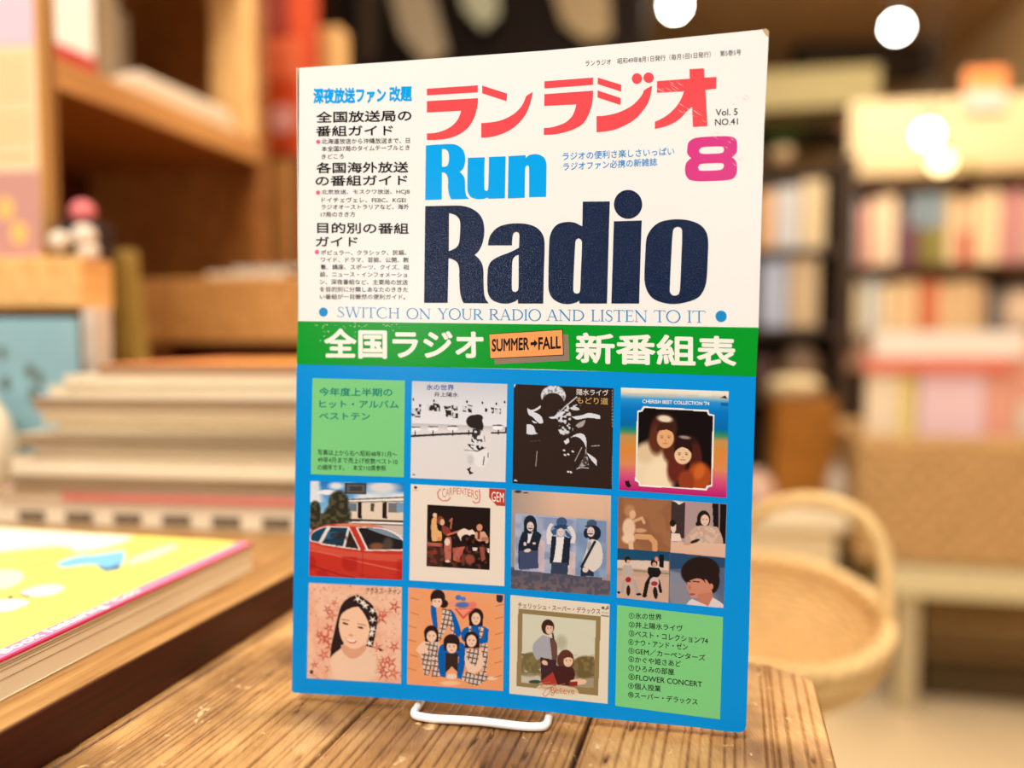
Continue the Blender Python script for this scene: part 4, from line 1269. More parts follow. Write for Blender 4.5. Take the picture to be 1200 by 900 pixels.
p.ell(505, 545, 66, 86, (96, 54, 42)).poly([(430, 590), (560, 600), (580, 670), (540, 752), (440, 745), (400, 650)], (74, 36, 36)).poly([(306, 712), (400, 640), (440, 745), (320, 745)], (176, 62, 50)).poly([(540, 710), (620, 695), (676, 710), (660, 736), (560, 745)], (238, 196, 166)).poly([(530, 720), (600, 715), (600, 755), (540, 755)], (150, 44, 44))
p.face(526, 552, 38, 46, (242, 200, 170), (90, 50, 40), 8).poly([(478, 540), (500, 480), (560, 490), (572, 540), (530, 520)], (96, 54, 42)).ell(255, 720, 50, 16, (50, 80, 74))
p.c = np.where((m > .5)[:, None], p.c, kp)
p.poly([(270, 770), (300, 745), (580, 768), (612, 815), (560, 830), (300, 790)], (232, 212, 180), .8)
p.line([(380, 720), (320, 730), (306, 760), (350, 770), (385, 760), (372, 810), (340, 838), (318, 820), (345, 780), (420, 750)], 5, (196, 122, 84)).line([(420, 750), (430, 780), (400, 830), (380, 820)], 5, (196, 122, 84)).line([(395, 735), (450, 745), (500, 735)], 4, (196, 122, 84))
p.ell(808, 120, 13, 10, (90, 70, 60)).poly([(818, 140), (850, 95), (856, 130)], (150, 130, 116)).line([(795, 158), (850, 162)], 4, (110, 90, 80)).line([(795, 182), (852, 188)], 8, (90, 74, 66))
p.build('couple outdoors inside an olive frame on a cream sleeve')


def pic_text(body, xa, ya, xb, yb, h, o, k, m, bold=.01, name='sleeve_lettering'):
    return Ink(3.2).text(body, o[0] + xa / k, o[1] + ya / k, o[0] + xb / k, o[1] + yb / k, h / k, bold).build(name, m, cover)


K9 = 6.923
pic_text('氷の世界', 172, 118, 395, 122, 46, (475, 440), K9, print_mat('ink_sleeve_blue', (52, 96, 178)), .02)
pic_text('井上陽水', 235, 172, 430, 176, 38, (475, 440), K9, I_black, .012)
pic_text('陽水ライヴ', 560, 124, 815, 132, 50, (595, 445), K9, print_mat('ink_sleeve_pale', (232, 226, 222)), .012)
pic_text('もどり道', 560, 192, 815, 202, 54, (595, 445), K9, print_mat('ink_sleeve_gold', (206, 168, 100)), .015)
pic_text("CHERISH BEST COLLECTION '74", 212, 143, 715, 161, 27, (720, 450), 6.4286, I_white, .02)
pic_text('GEM', 700, 190, 800, 200, 80, (475, 560), K9, I_white, .0)
cw = 'CARPENTERS'
i = Ink(3.2)
for n_, ch in enumerate(cw):
    t = n_ / 9
    x = 300 + 265 * t
    y = 158 - 34 * sin(pi * t) + 18 * t
    i.text(ch, 475 + x / K9, 560 + y / K9, 475 + (x + 25) / K9, 560 + (y + 1) / K9, (74 - 22 * sin(pi * t)) / K9, .0)
i.build('sleeve_lettering', print_mat('ink_sleeve_rose', (212, 126, 100)), cover)
pic_text('アグネス・チャン', 545, 150, 830, 150, 56, (350, 675), K9, print_mat('ink_sleeve_brown', (78, 36, 30)), .008)
pic_text('チェリッシュ・スーパー・デラックス', 118, 118, 785, 172, 46, (590, 695), K9, print_mat('ink_sleeve_maroon', (132, 30, 38)), .014)
pic_text('Believe', 385, 812, 575, 818, 50, (590, 695), K9, print_mat('ink_sleeve_rust', (196, 122, 84)), -.008)

# ---------------------------------------------------------------- wire stand
M_wire = mat('white_wire', (250, 248, 242), .28, .5, coat=.3)
stand = empty('wire_stand', 'white coated wire stand with a low front lip holding up the magazine', 'stand', tuple(onz(565, 842, 0)), 0)
SB = Vector(stand.location)


def wl(px, py, z):
    return onz(px, py, z) - SB


def ms(u, w, z):
    """a point u along the cover foot, w behind its face, z above the table"""
    p = MORG + MU * u - MN * w
    return Vector((p.x, p.y, z)) - SB


uL = (onz(490, 823, .0032) - MORG).dot(MU)
uR = (onz(644, 833, .0032) - MORG).dot(MU)
f0 = -.0062
zw = .0017
lip = [ms(uL, .03, zw), ms(uL, .012, zw), ms(uL, .0, zw), ms(uL, f0 + .0035, zw + .0002), ms(uL + .0008, f0 + .001, zw), ms(uL + .0035, f0 - .0002, zw), ms(uL + .010, f0 - .0008, zw), ms((uL + uR) / 2, f0 - .0006, zw + .0004), ms(uR - .010, f0 - .0008, zw), ms(uR - .0035, f0 - .0002, zw), ms(uR - .0008, f0 + .001, zw), ms(uR, f0 + .0035, zw + .0002), ms(uR, .0, zw), ms(uR, .012, zw), ms(uR, .03, zw)]
obj('front_lip', tube(spline(lip, 8), .0016, 14), M_wire, stand, smooth=True)
for uu in (uL, uR):
    obj('back_support', tube(spline([ms(uu, .03, zw), ms(uu, .05, zw), ms(uu, .056, zw + .002), ms(uu, .052, .02), ms(uu, .03, .07), ms(uu, .0165, .115)], 8), .0016, 12), M_wire, stand, smooth=True)
obj('cross_bar', tube(spline([ms(uL, .0165, .115), ms(uL + .004, .0155, .124), ms((uL + uR) / 2, .0155, .127), ms(uR - .004, .0155, .124), ms(uR, .0165, .115)], 8), .0016, 12), M_wire, stand, smooth=True)
# ================================================================ left: wide shelf board, picture book, stack, bookcase
SZ = 0.0205
SA = onz(0, 855, SZ)
SBk = onz(342, 670.5, SZ)
SD = Vector((SBk.x - SA.x, SBk.y - SA.y, 0)).normalized()      # along the front edge of the shelf
SYAW = -atan2(SD.x, SD.y)
M_shelf = wood('shelf_oak', (140, 96, 48), (196, 150, 90), (160, 9, 60), .42, .4, .1)
M_edge = wood('shelf_edge_mahogany', (44, 12, 3), (74, 24, 8), (90, 12, 260), .4, .3, .1)
counter = empty('display_counter', 'long oak shelf counter with a dark red-brown front edge beside the plank table', 'counter', (SA.x, SA.y, FLOOR), SYAW)
zt = SZ - FLOOR
obj('counter_top', bx(-.85, 0, -.16, 1.25, zt - .0200, zt, .0008), M_shelf, counter)
obj('front_edging', bx(.0001, .0016, -.16, 1.25, zt - .0198, zt - .0006, .0003), M_edge, counter, label='dark red-brown edging')
obj('cabinet_body', bx(-.84, -.42, -.1, 1.2, 0, zt - .0202, .002), M_edge, counter)

# picture book
BC = onz(297, 652, .0275)
BYAW = radians(-12.3)
M_bookpages = mat('book_pages', (252, 238, 206), .8, .2)
book = empty('picture_book', 'yellow picture book with a pink border lying on the oak counter', 'book', (BC.x, BC.y, SZ + .0002), BYAW)
BT = .0145
obj('page_block', bx(-.186, -.0006, -.262, -.0008, .0006, BT - .0009, .0002), M_bookpages, book)
ly = bmesh.new()
for zz in (.0072, .0104, .0117, .0125):
    box(ly, -.1, -.0003, -.2615, -.0005, zz, zz + .00008)
obj('page_lines', ly, mat('page_line', (150, 112, 74), .8, .2), book, label='darker leaves between the pages')
M_by = mat('book_yellow', (250, 238, 112), .4, .4)
M_bp = mat('book_pink', (244, 140, 178), .4, .4)
M_bpd = mat('book_deep_pink', (196, 26, 84), .4, .4)
bc = obj('front_cover', bx(-.188, 0, -.264, 0, BT - .0008, BT, .0002), M_by, book)
obj('back_cover', bx(-.188, 0, -.264, 0, 0, .0005, .0001), M_bookpages, book)
obj('spine', bx(-.189, -.1881, -.264, 0, 0, BT, .0003), M_bp, book)


def bp_(px, py):
    p = onz(px, py, SZ + BT + .0002)
    d = p - Vector(book.location)
    c, s_ = cos(-BYAW), sin(-BYAW)
    return Vector((d.x * c - d.y * s_, d.x * s_ + d.y * c, 0))


def flat(name, polys, m, lift, parent=None, smooth=True, label=None):
    v, f = [], []
    for pl in polys:
        pl = [(p.x, p.y) for p in smooth_poly(pl, 70)] if smooth else pl
        base = len(v)
        v += [(x, y, BT + lift) for x, y in pl]
        f += [tuple(base + q for q in t) for t in tessellate_polygon([[Vector((x, y, 0)) for x, y in pl]])]
    return obj(name, (v, f), m, parent or bc, label=label)


flat('cover_border', [[(-.0088, -.2638), (-.0002, -.2638), (-.0002, -.0002), (-.0088, -.0002)]], M_bp, .0001, smooth=False, label='pink border strip')
obj('border_line', bx(-.0016, .0002, -.2638, -.0002, BT - .0006, BT + .00016, 0), M_bpd, bc)
clip = lambda q: [(min(p.x, -.010), min(p.y, -.002)) for p in q]


def blob(name, pts, m, lift=.00012, label=None):
    flat(name, [clip([bp_(*q) for q in pts])], m, lift, label=label)


blob('cover_picture', [(-60, 640), (0, 650), (60, 642), (90, 646), (130, 640), (160, 628), (140, 620), (60, 612), (-40, 612)], mat('book_white', (255, 252, 234), .4), label='white cloud shape')
blob('cover_picture', [(-40, 666), (30, 664), (70, 656), (86, 645), (70, 640), (30, 643), (-30, 650)], mat('book_amber', (246, 206, 110), .4), .00016, 'amber shape')
blob('cover_picture', [(67, 661), (90, 652), (112, 650), (146, 645), (146, 654), (140, 664), (122, 668), (112, 662), (92, 663), (76, 665)], mat('book_sky_blue', (120, 196, 240), .4), .0002, 'pale blue shape')
blob('cover_picture', [(112, 664), (126, 666), (140, 661), (141, 667), (124, 670)], mat('book_deep_blue', (40, 100, 150), .4), .00024, 'dark blue rim')
blob('cover_picture', [(148, 659), (170, 648), (206, 637), (204, 644), (176, 656), (152, 662)], mat('book_pale_pink', (246, 214, 196), .4), .00016)
blob('cover_picture', [(-30, 690), (10, 690), (28, 678), (16, 668), (-30, 670)], mat('book_pale_pink', (246, 214, 196), .4), .00018)
blob('cover_picture', [(24, 694), (40, 688), (62, 685), (76, 689), (64, 697), (44, 700), (30, 699)], mat('book_lilac', (240, 218, 214), .4), .00018)
blob('cover_picture', [(-30, 718), (10, 717), (30, 710), (34, 705), (14, 702), (-30, 706)], mat('book_lilac', (240, 218, 214), .4), .00018)
blob('cover_picture', [(8, 701), (13, 698), (16, 699), (13, 702)], mat('book_green', (96, 110, 60), .4), .0002)
blob('cover_picture', [(21, 694), (24, 698), (32, 701), (36, 699), (28, 698)], mat('book_brown', (140, 100, 60), .4), .0002)
blob('cover_picture', [(-12, 613), (-6, 618), (8, 618), (16, 614), (6, 610)], M_bp, .0002)


def book_text(body, y0, y1, h):
    c = bpy.data.curves.new('t', 'FONT')
    c.body = body
    c.resolution_u = 2
    o = bpy.data.objects.new('t', c)
    COL.objects.link(o)
    bpy.context.view_layer.update()
    me = bpy.data.meshes.new_from_object(o.evaluated_get(bpy.context.evaluated_depsgraph_get()))
    co = np.array([v.co[:] for v in me.vertices])
    lo, hi = co.min(0), co.max(0)
    v, f = [], []
    for q in range(6):
        b_ = len(v)
        dx, dy = .00022 * cos(q * pi / 3), .00022 * sin(q * pi / 3)
        v += [(-.0022 - (y - lo[1]) / (hi[1] - lo[1]) * h + dy, y0 + (x - lo[0]) / (hi[0] - lo[0]) * (y1 - y0) + dx, BT + .0002 + q * 3e-6) for x, y, z in co]
        f += [tuple(b_ + k for k in p.vertices) for p in me.polygons]
    bpy.data.objects.remove(o)
    return obj('border_lettering', (v, f), mat('book_white', (255, 252, 234), .4), bc)


ya, yb = bp_(2, 766).y, bp_(159, 692).y
book_text('Book featuring "Coo', ya, yb, .0066)

# stack of old magazines
M_pg = [mat('old_pages_a', (232, 214, 182), .85, .2, .06, 30), mat('old_pages_b', (196, 172, 136), .85, .2, .06, 30), mat('old_pages_c', (150, 124, 92), .85, .2, .08, 30)]
cols = [('dark-striped cream', (214, 196, 160)), ('red-streaked cream', (222, 176, 160)), ('brown-shadowed taupe', (150, 122, 90)), ('thick pale cream', (236, 214, 178)), ('shade-darkened dull grey-brown', (128, 104, 78)), ('cream', (224, 202, 166)), ('shade-darkened plum-brown', (112, 84, 72)), ('pale yellowish', (232, 214, 172)), ('pinkish', (228, 190, 168)), ('greyish white', (222, 214, 196)), ('off-white', (238, 226, 204)), ('coral and orange', (240, 140, 88))]  # brown shadow of the stack painted into the taupe, grey-brown and plum-brown covers
thick = [.0135, .0105, .0095, .0125, .007, .0085, .0075, .008, .0095, .0085, .0075, .0075]
lefts = [-.010, .002, .016, .010, .032, .016, .046, .036, .026, .038, .052, .075]
z = SZ + .0006
rs = random.Random(3)
S0 = onz(-8, 614, SZ)
S1 = onz(345, 624, SZ)
ordinal = ['bottom', 'second from the bottom', 'third from the bottom', 'fourth from the bottom', 'fifth from the bottom', 'sixth from the bottom', 'sixth from the top', 'fifth from the top', 'fourth from the top', 'third from the top', 'second from the top', 'topmost']
for n_, ((cn, c), th, lf) in enumerate(zip(cols, thick, lefts)):
    yaw = atan2(S1.y - S0.y, S1.x - S0.x) + rs.uniform(-.03, .03)
    e_ = empty('old_magazine', cn + ' old magazine, ' + ordinal[n_] + ' of the stack on the counter', 'magazine', (S0.x + lf * .95, S0.y + rs.uniform(-.003, .004) + n_ * .0006, z), yaw, 'magazines piled on the counter')
    w = .30 - lf
    cm = mat('stack_cover_' + str(n_), c, .6, .3)
    obj('page_block', bx(.001, w - .001, .001, .19, .0006, th - .0006, .0004), M_pg[n_ % 3 if n_ not in (3, 10) else 0], e_)
    obj('cover', bx(0, w, 0, .192, th - .0006, th - .0001, .0001), cm, e_)
    obj('back_cover', bx(0, w, 0, .192, 0, .0005, .0001), cm, e_)
    if n_ == 0:
        for k in range(7):
            obj('cover_patch', bx(.03 + k * .036, .05 + k * .036, -.0007, -.0001, .003, .0095, .0001), mat('stack_patch', (104, 84, 62), .7), e_)
    if n_ == 1:
        obj('cover_patch', bx(.05, w, -.0007, -.0001, .004, .008, .0001), mat('stack_patch_red', (218, 110, 100), .7), e_)
    if n_ == 11:
        bm = bmesh.new()
        v = [(.02, .03, th + .0002), (w - .06, .0, th + .0002), (w, .02, th + .0002), (w, .19, th + .0002), (.09, .19, th + .0002)]
        obj('cover_print', (v + [(x, y, th) for x, y, q in v], [(0, 1, 2, 3, 4), (9, 8, 7, 6, 5)] + [(k, (k + 1) % 5, 5 + (k + 1) % 5, 5 + k) for k in range(5)]), mat('stack_orange', (248, 168, 76), .6), e_)
    z += th + .0002
STACKTOP = z

# display stand with the standing book and the blue board
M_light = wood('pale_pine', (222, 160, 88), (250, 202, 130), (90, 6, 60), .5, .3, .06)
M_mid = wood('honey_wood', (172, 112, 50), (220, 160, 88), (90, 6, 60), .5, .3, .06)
M_shade = wood('honey_wood_shaded', (120, 68, 20), (164, 102, 42), (90, 6, 60), .5, .3, .06)  # honey wood again, darkened in colour for the shade inside the bookcase
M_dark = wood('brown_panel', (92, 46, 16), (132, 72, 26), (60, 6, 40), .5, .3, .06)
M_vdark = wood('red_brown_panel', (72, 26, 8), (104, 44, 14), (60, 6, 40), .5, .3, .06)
YD = .66
a_ = at(-70, 362, YD)
b_ = at(104, 302, YD)
ds = empty('display_stand', 'small pale pine stand holding the upright book above the blue board', 'stand', (a_.x, a_.y, SZ + .0004), radians(-6))
W_ = b_.x - a_.x
H0, H1 = a_.z - SZ - .0004, b_.z - SZ - .0004
obj('shelf_board', bx(0, W_, 0, .046, H0, H1, .003), M_light, ds)
obj('side_panel', bx(W_ - .003, W_ + .008, .004, .03, 0, H0 - .0002, .002), mat('greyish_side', (214, 196, 176), .6), ds, label='greyish white side panel')
obj('side_panel', bx(.0, .012, .004, .03, 0, H0 - .0002, .002), mat('greyish_side', (214, 196, 176), .6), ds)
# blue board
a_ = at(-75, 640, .615)
b_ = at(98, 374, .615)
bb = empty('notice_board', 'pale blue board with small dark blotches leaning under the pine stand', 'board', (a_.x, .615, SZ + .0006), radians(-5))
hh = b_.z - SZ
obj('panel', bx(0, b_.x - a_.x, 0, .006, 0, hh, .001), mat('board_blue', (142, 180, 186), .6, .3, .12, 14), bb)
kx = (b_.x - a_.x) / 173
for cx_, cy_, rx, ry in ((48, 458, 7, 10), (44, 432, 6, 9), (15, 446, 6, 9), (12, 412, 5, 8), (55, 440, 5, 9)):
    v = [((cx_ + 75 + rx * cos(t * pi / 6)) * kx, -.0004, (hh - (cy_ - 374 + ry * sin(t * pi / 6)) * kx)) for t in range(12)]
    obj('blotch', (v + [(x, .0, q) for x, y, q in v], [tuple(range(12))] + [(k, (k + 1) % 12, 12 + (k + 1) % 12, 12 + k) for k in range(12)]), mat('board_blotch', (100, 112, 104), .7), bb)
# cream jar in front of the blue board
a_ = at(-22, 600, .575)
jr = empty('cream_jar', 'cream round jar at the left edge before the blue board', 'jar', (a_.x, a_.y, STACKTOP * 0 + SZ + .0004), 0)
k = .575 / 900
tz = at(0, 470, .575).z - SZ
obj('body', lathe([(0, 0), (.018, 0), (.022, .004), (.024, .03), (.025, tz - .03), (.020, tz - .012), (.014, tz - .002), (.012, tz)], 32), mat('jar_cream', (246, 228, 196), .35), jr, smooth=True)
obj('lid', lathe([(0, tz), (.0125, tz), (.0125, tz + .004), (.006, tz + .006), (0, tz + .006)], 32), mat('jar_cream', (246, 228, 196), .35), jr, smooth=True)
# upright book on the stand
a_ = at(-60, 301, .652)
b_ = at(27, -30, .652)
ub = empty('standing_book', 'tall pink, cream and mauve book standing on the pine stand', 'book', (a_.x, a_.y + .022, ds.location.z + H1 + .0004), radians(-7))
w, h = b_.x - a_.x, b_.z - a_.z
obj('page_block', bx(.002, w - .001, .002, .018, .002, h - .002, .0005), mat('old_pages_d', (206, 160, 96), .8, .2), ub)
fc = obj('front_cover', bx(0, w, 0, .0018, 0, h, .0006), mat('upright_cover', (246, 214, 168), .5), ub)
obj('back_cover', bx(0, w + .004, .0182, .020, 0, h, .0006), mat('upright_back', (150, 98, 40), .5), ub)
hz = lambda y: (301 - y) / 331 * h
obj('title_panel', bx(.0, w, -.0006, -.0001, hz(44), h, .0001), mat('upright_pink', (250, 196, 204), .5), fc, label='pink top panel')
obj('lower_panel', bx(.0, w, -.0006, -.0001, 0, hz(195), .0001), mat('upright_mauve', (206, 150, 136), .5), fc, label='mauve lower panel')
for yy in (60, 75, 90, 105, 125, 140, 155, 175):
    obj('print_line', bx(w * .3, w * .93, -.0006, -.0001, hz(yy + 4), hz(yy - 1), .0001), mat('upright_line', (238, 190, 116), .5), fc)
for xx, yy in ((w * .72, 270), (w * .55, 240)):
    v = [(xx + .008 * cos(t * pi / 8), -.0009, hz(yy) + .010 * sin(t * pi / 8)) for t in range(16)]
    obj('print_spot', (v + [(x, -.0005, q) for x, y, q in v], [tuple(range(16))] + [(k, (k + 1) % 16, 16 + (k + 1) % 16, 16 + k) for k in range(16)]), mat('upright_spot', (248, 196, 110), .5), fc)
# trinket box on the stand's right end
a_ = at(50, 301, .66)
b_ = at(106, 256, .66)
tb = empty('trinket_box', 'small dark box with pink and white pompoms on the pine stand', 'box', (a_.x + .004, a_.y + .012, ds.location.z + H1 + .0004), 0)
w, h = b_.x - a_.x - .004, b_.z - a_.z
obj('body', bx(0, w, 0, .03, 0, h, .003), mat('trinket_dark', (44, 18, 14), .5), tb)
sph = lambda x, y, zz, r: lathe([(r * sin(pi * q / 10) if 0 < q < 10 else 0, -r * cos(pi * q / 10)) for q in range(11)], 20, M=Matrix.Translation((x, y, zz)))
obj('pompom', sph(w * .48, .012, h + .0095, .0105), mat('trinket_pink', (226, 120, 118), .7), tb, True, 'pink pompom')
obj('pompom', sph(w * .26, -.0095, h * .42, .0092), mat('trinket_white', (226, 208, 184), .7), tb, True, 'white pompom')
obj('pompom', sph(w * .82, -.0105, h * .55, .0102), mat('trinket_white', (226, 208, 184), .7), tb, True)
obj('pompom', sph(w * .90, -.0095, h * .10 + .0015, .0088), mat('trinket_white', (226, 208, 184), .7), tb, True)

# bookcase on the left wall, seen end on: its shelf runs away from us
A0 = at(20, 96, .74)
A1 = at(302, 186, 1.10)
d = Vector((A1.x - A0.x, A1.y - A0.y, 0))
BL_L = d.length
BCY = -atan2(d.x, d.y)
zs = (A0.z + A1.z) / 2
bk = empty('bookcase', 'honey-coloured wooden bookcase on the left with papers on its shelf', 'bookcase', (A0.x, A0.y, SZ + .0006), BCY)
zz = zs - SZ
th = .030
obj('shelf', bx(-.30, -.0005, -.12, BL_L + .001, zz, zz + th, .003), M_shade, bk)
obj('shelf_lip', bx(0, .003, -.12, BL_L + .001, zz, zz + th, .001), M_mid, bk, label='lighter front lip in the lit tone of the shelf wood')  # lip keeps the lit tone, the shelf behind it the shaded one
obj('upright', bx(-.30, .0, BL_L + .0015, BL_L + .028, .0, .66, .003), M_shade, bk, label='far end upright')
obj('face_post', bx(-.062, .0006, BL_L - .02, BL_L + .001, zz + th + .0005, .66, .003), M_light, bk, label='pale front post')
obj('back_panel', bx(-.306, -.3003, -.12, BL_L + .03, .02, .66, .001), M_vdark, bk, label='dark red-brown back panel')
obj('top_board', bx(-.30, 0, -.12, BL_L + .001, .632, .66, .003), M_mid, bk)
bkM = Matrix.Translation(bk.location) @ Matrix.Rotation(BCY, 4, 'Z')


def on_shelf(name, label, cat, x0, x1, y0, y1, z0, z1, m, bev=.002, group=None, rz=0):
    """box standing on the bookcase shelf, in the case's own axes"""
    p = bkM @ Vector((x0, y0, zz + th + .0005 + z0))
    return tag(obj(name, bx(0, x1 - x0, 0, y1 - y0, 0, z1 - z0, bev), m, loc=p, rz=BCY + rz), label, cat, group)


p0 = bkM @ Vector((-.105, -.06, zz + th + .0085))
wb = empty('paper_box', 'white carton with a red corner on the left bookcase shelf', 'box', p0, BCY)
obj('body', bx(0, .085, 0, .175, 0, .14, .004), mat('carton_white', (255, 248, 234), .5), wb)
obj('red_corner', bx(.0855, .0862, .10, .174, .0, .016, .0001), mat('carton_red', (196, 40, 34), .5), wb)
on_shelf('red_notebook', 'dark red notebook lying under the white carton', 'book', -.11, -.016, -.06, .122, 0, .0078, mat('notebook_red', (150, 40, 32), .5))
gc = [('grey-olive', (132, 116, 84)), ('taupe', (168, 142, 108)), ('stone grey', (150, 132, 104)), ('brown-grey', (112, 92, 66))]
pos = ['nearest the white carton', 'second from the white carton', 'third from the white carton', 'farthest from the white carton']
for q in range(4):
    on_shelf('upright_book', gc[q][0] + ' book upright on the bookcase shelf, ' + pos[q], 'book', -.15, -.0445 - .006 * q, .127 + q * .021, .146 + q * .021, 0, .15 - .012 * q, mat('upright_' + str(q), gc[q][1], .6), .002, 'upright books on the bookcase shelf')
pc = [('cream', (238, 214, 176)), ('peach', (236, 196, 156)), ('pale grey', (214, 202, 184)), ('ivory', (244, 226, 196))]
zq = 0
for q in range(4):
    on_shelf('paper_booklet', pc[q][0] + ' booklet in the low pile at the shelf edge, ' + ['bottom one', 'second from the bottom', 'second from the top', 'top one'][q], 'booklet', -.042, -.003 - .002 * q, .13 + .012 * q, .338 - .004 * q, zq, zq + .007, mat('booklet_' + str(q), pc[q][1], .7), .001, 'booklets on the bookcase shelf')
    zq += .0073

# crate under the shelf end, cupboard and carton beyond it
YCR = .97
a_ = at(155, 402, YCR)
b_ = at(480, 328, YCR)
cr = empty('wooden_crate', 'orange-brown wooden crate front behind the magazine stack', 'crate', (a_.x, a_.y, SZ + .0006), RZ)
w = b_.x - a_.x
zc0, zc1 = a_.z - SZ, b_.z - SZ
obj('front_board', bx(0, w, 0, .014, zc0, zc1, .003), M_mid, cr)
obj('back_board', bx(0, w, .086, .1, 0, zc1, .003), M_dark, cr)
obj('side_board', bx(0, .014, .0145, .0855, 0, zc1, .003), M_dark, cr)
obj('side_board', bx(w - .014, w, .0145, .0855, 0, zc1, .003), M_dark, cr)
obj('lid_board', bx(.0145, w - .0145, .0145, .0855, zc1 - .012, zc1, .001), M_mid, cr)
obj('leg', bx(.016, .05, .003, .014, 0, zc0 - .0003, .002), M_dark, cr)
obj('leg', bx(w - .05, w - .016, .003, .014, 0, zc0 - .0003, .002), M_dark, cr)
crM = Matrix.Translation(cr.location) @ Matrix.Rotation(RZ, 4, 'Z')


def on_crate(name, label, cat, px0, px1, hpx, y0, dep, m, z0=0, group=None, bev=.002):
    k = YCR / 900
    x0 = (px0 - 155) * k
    p = crM @ Vector((x0, y0, zc1 + .0005 + z0))
    return tag(obj(name, bx(0, (px1 - px0) * k, 0, dep, 0, hpx * k, bev), m, loc=p, rz=RZ), label, cat, group)


on_crate('loose_papers', 'pale papers lying on top of the wooden crate', 'papers', 245, 344, 6, .01, .07, mat('papers_pale', (224, 206, 178), .8))
on_crate('loose_papers', 'grey paper sheaf crossing the pale papers on the crate', 'papers', 275, 366, 6, .015, .06, mat('papers_grey', (184, 172, 152), .8), z0=.0068)
YCU = 1.22
k = YCU / 900
a_ = at(304, 402, YCU)
cu = empty('narrow_cupboard', 'narrow brown cupboard with a tan edge behind the wooden crate', 'cupboard', (a_.x, a_.y, SZ + .0006), RZ)
ch0 = at(304, 181, YCU).z - SZ
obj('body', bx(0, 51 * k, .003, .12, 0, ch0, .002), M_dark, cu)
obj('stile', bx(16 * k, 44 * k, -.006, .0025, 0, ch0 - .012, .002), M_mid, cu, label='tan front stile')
cuM = Matrix.Translation(cu.location) @ Matrix.Rotation(RZ, 4, 'Z')
oc = empty('orange_carton', 'orange-red carton with a pale pink round sticker on the narrow cupboard', 'box', cuM @ Vector((0, .02, ch0 + .0005)), RZ)
ww, ch = 50 * k, 250 * k
zf = lambda y: (180 - y) * k
obj('body', bx(0, ww, 0, .07, 0, ch, .003), mat('carton_orange', (206, 70, 14), .6, .3, .12, 12), oc)
obj('dark_panel', bx(.0, ww * .72, -.0008, -.0001, zf(44), ch - .001, .0002), mat('carton_dark_red', (140, 40, 10), .6), oc)
obj('coral_panel', bx(.002, ww - .002, -.0008, -.0001, zf(92), zf(46), .0002), mat('carton_coral', (236, 108, 60), .6), oc)
v = [(26 * k + 17 * k * cos(t * pi / 10), -.0012, zf(138) + 17 * k * sin(t * pi / 10)) for t in range(20)]
obj('disc', (v + [(x, -.0001, q) for x, y, q in v], [tuple(range(20))] + [(q, (q + 1) % 20, 20 + (q + 1) % 20, 20 + q) for q in range(20)]), mat('disc_pink', (240, 166, 150), .5), oc)  # plain pale pink disc on the carton's front
a_ = at(371, 402, 1.37)
tag(obj('wooden_post', bx(0, 34 * k, 0, .04, 0, 500 * k, .003), M_light, loc=(a_.x + .004, a_.y, SZ + .0006), rz=RZ), 'pale tan wooden post right of the orange carton', 'post')

# olive paper roll standing behind the stack
a_ = at(150, 452, .86)
rl = empty('paper_roll', 'olive-yellow paper roll leaning behind the magazine stack', 'roll', (a_.x, a_.y, SZ + .0004), radians(-8))
k = .86 / 900
hr_ = at(0, 296, .86).z - SZ
obj('tube', tube(spline([(.012, 0, 0), (.012, 0, hr_ * .35), (.004, 0, hr_ * .6), (-.004, .0, hr_)], 8), .0165, 24), mat('roll_olive', (166, 134, 56), .6, .3, .12, 20), rl, smooth=True)
obj('band', tube([(.0118, 0, hr_ * .4), (.0105, 0, hr_ * .45)], .0172, 24), mat('roll_band', (120, 92, 30), .6), rl, smooth=True)
# ================================================================ right: the shop beyond
M_bcd = wood('dark_bookcase_wood', (56, 34, 16), (92, 58, 28), (20, 3, 20), .5, .3, .05)
YB = 2.9
k = YB / 900
o_ = at(985, 403, YB)
rb = empty('bookcase', 'dark wooden bookcase with two rows of books by the right wall', 'bookcase', (o_.x, o_.y, FLOOR), RZ)
rM = Matrix.Translation(rb.location) @ Matrix.Rotation(RZ, 4, 'Z')
Wb = 270 * k
zz_ = lambda py: CAM_Z + (402.8 - py) * k - FLOOR
obj('back_panel', bx(0, Wb, .26, .275, 0, zz_(214), .002), M_bcd, rb)
obj('side_panel', bx(-.02, -.0005, 0, .275, 0, zz_(209), .003), M_bcd, rb)
obj('side_panel', bx(Wb + .0005, Wb + .02, 0, .275, 0, zz_(209), .003), M_bcd, rb)
for y0, y1 in ((222, 209), (321, 312), (400, 392), (505, 497), (640, 630)):
    obj('shelf', bx(0, Wb, 0, .2595, zz_(y0), zz_(y1), .002), M_bcd, rb)


def book_on(pr, px, wpx, hpx, base, c, label, group, n_, two=None):
    bo = empty('shelved_book', label, 'book', rM @ Vector(((px - 985) * k, .03, zz_(base) + .001)), RZ, group)
    w, h = wpx * k - .003, hpx * k
    m = mat('spine_%d_%d_%d' % c, c, .6, .3)
    obj('spine', bx(0, w, 0, .004, 0, h, .0015), m, bo)
    obj('page_block', bx(.003, w - .003, .0045, .15, .003, h - .003, .001), mat('old_pages_a', (232, 214, 182)), bo)
    obj('cover', bx(0, .0025, .0045, .155, 0, h, .0008), m, bo)
    obj('cover', bx(w - .0025, w, .0045, .155, 0, h, .0008), m, bo)
    if two:
        obj('spine_label', bx(.0005, w - .0005, -.0012, -.0002, h * two[0], h * two[1], .0004), mat('spine_%d_%d_%d' % two[2], two[2], .6), bo)


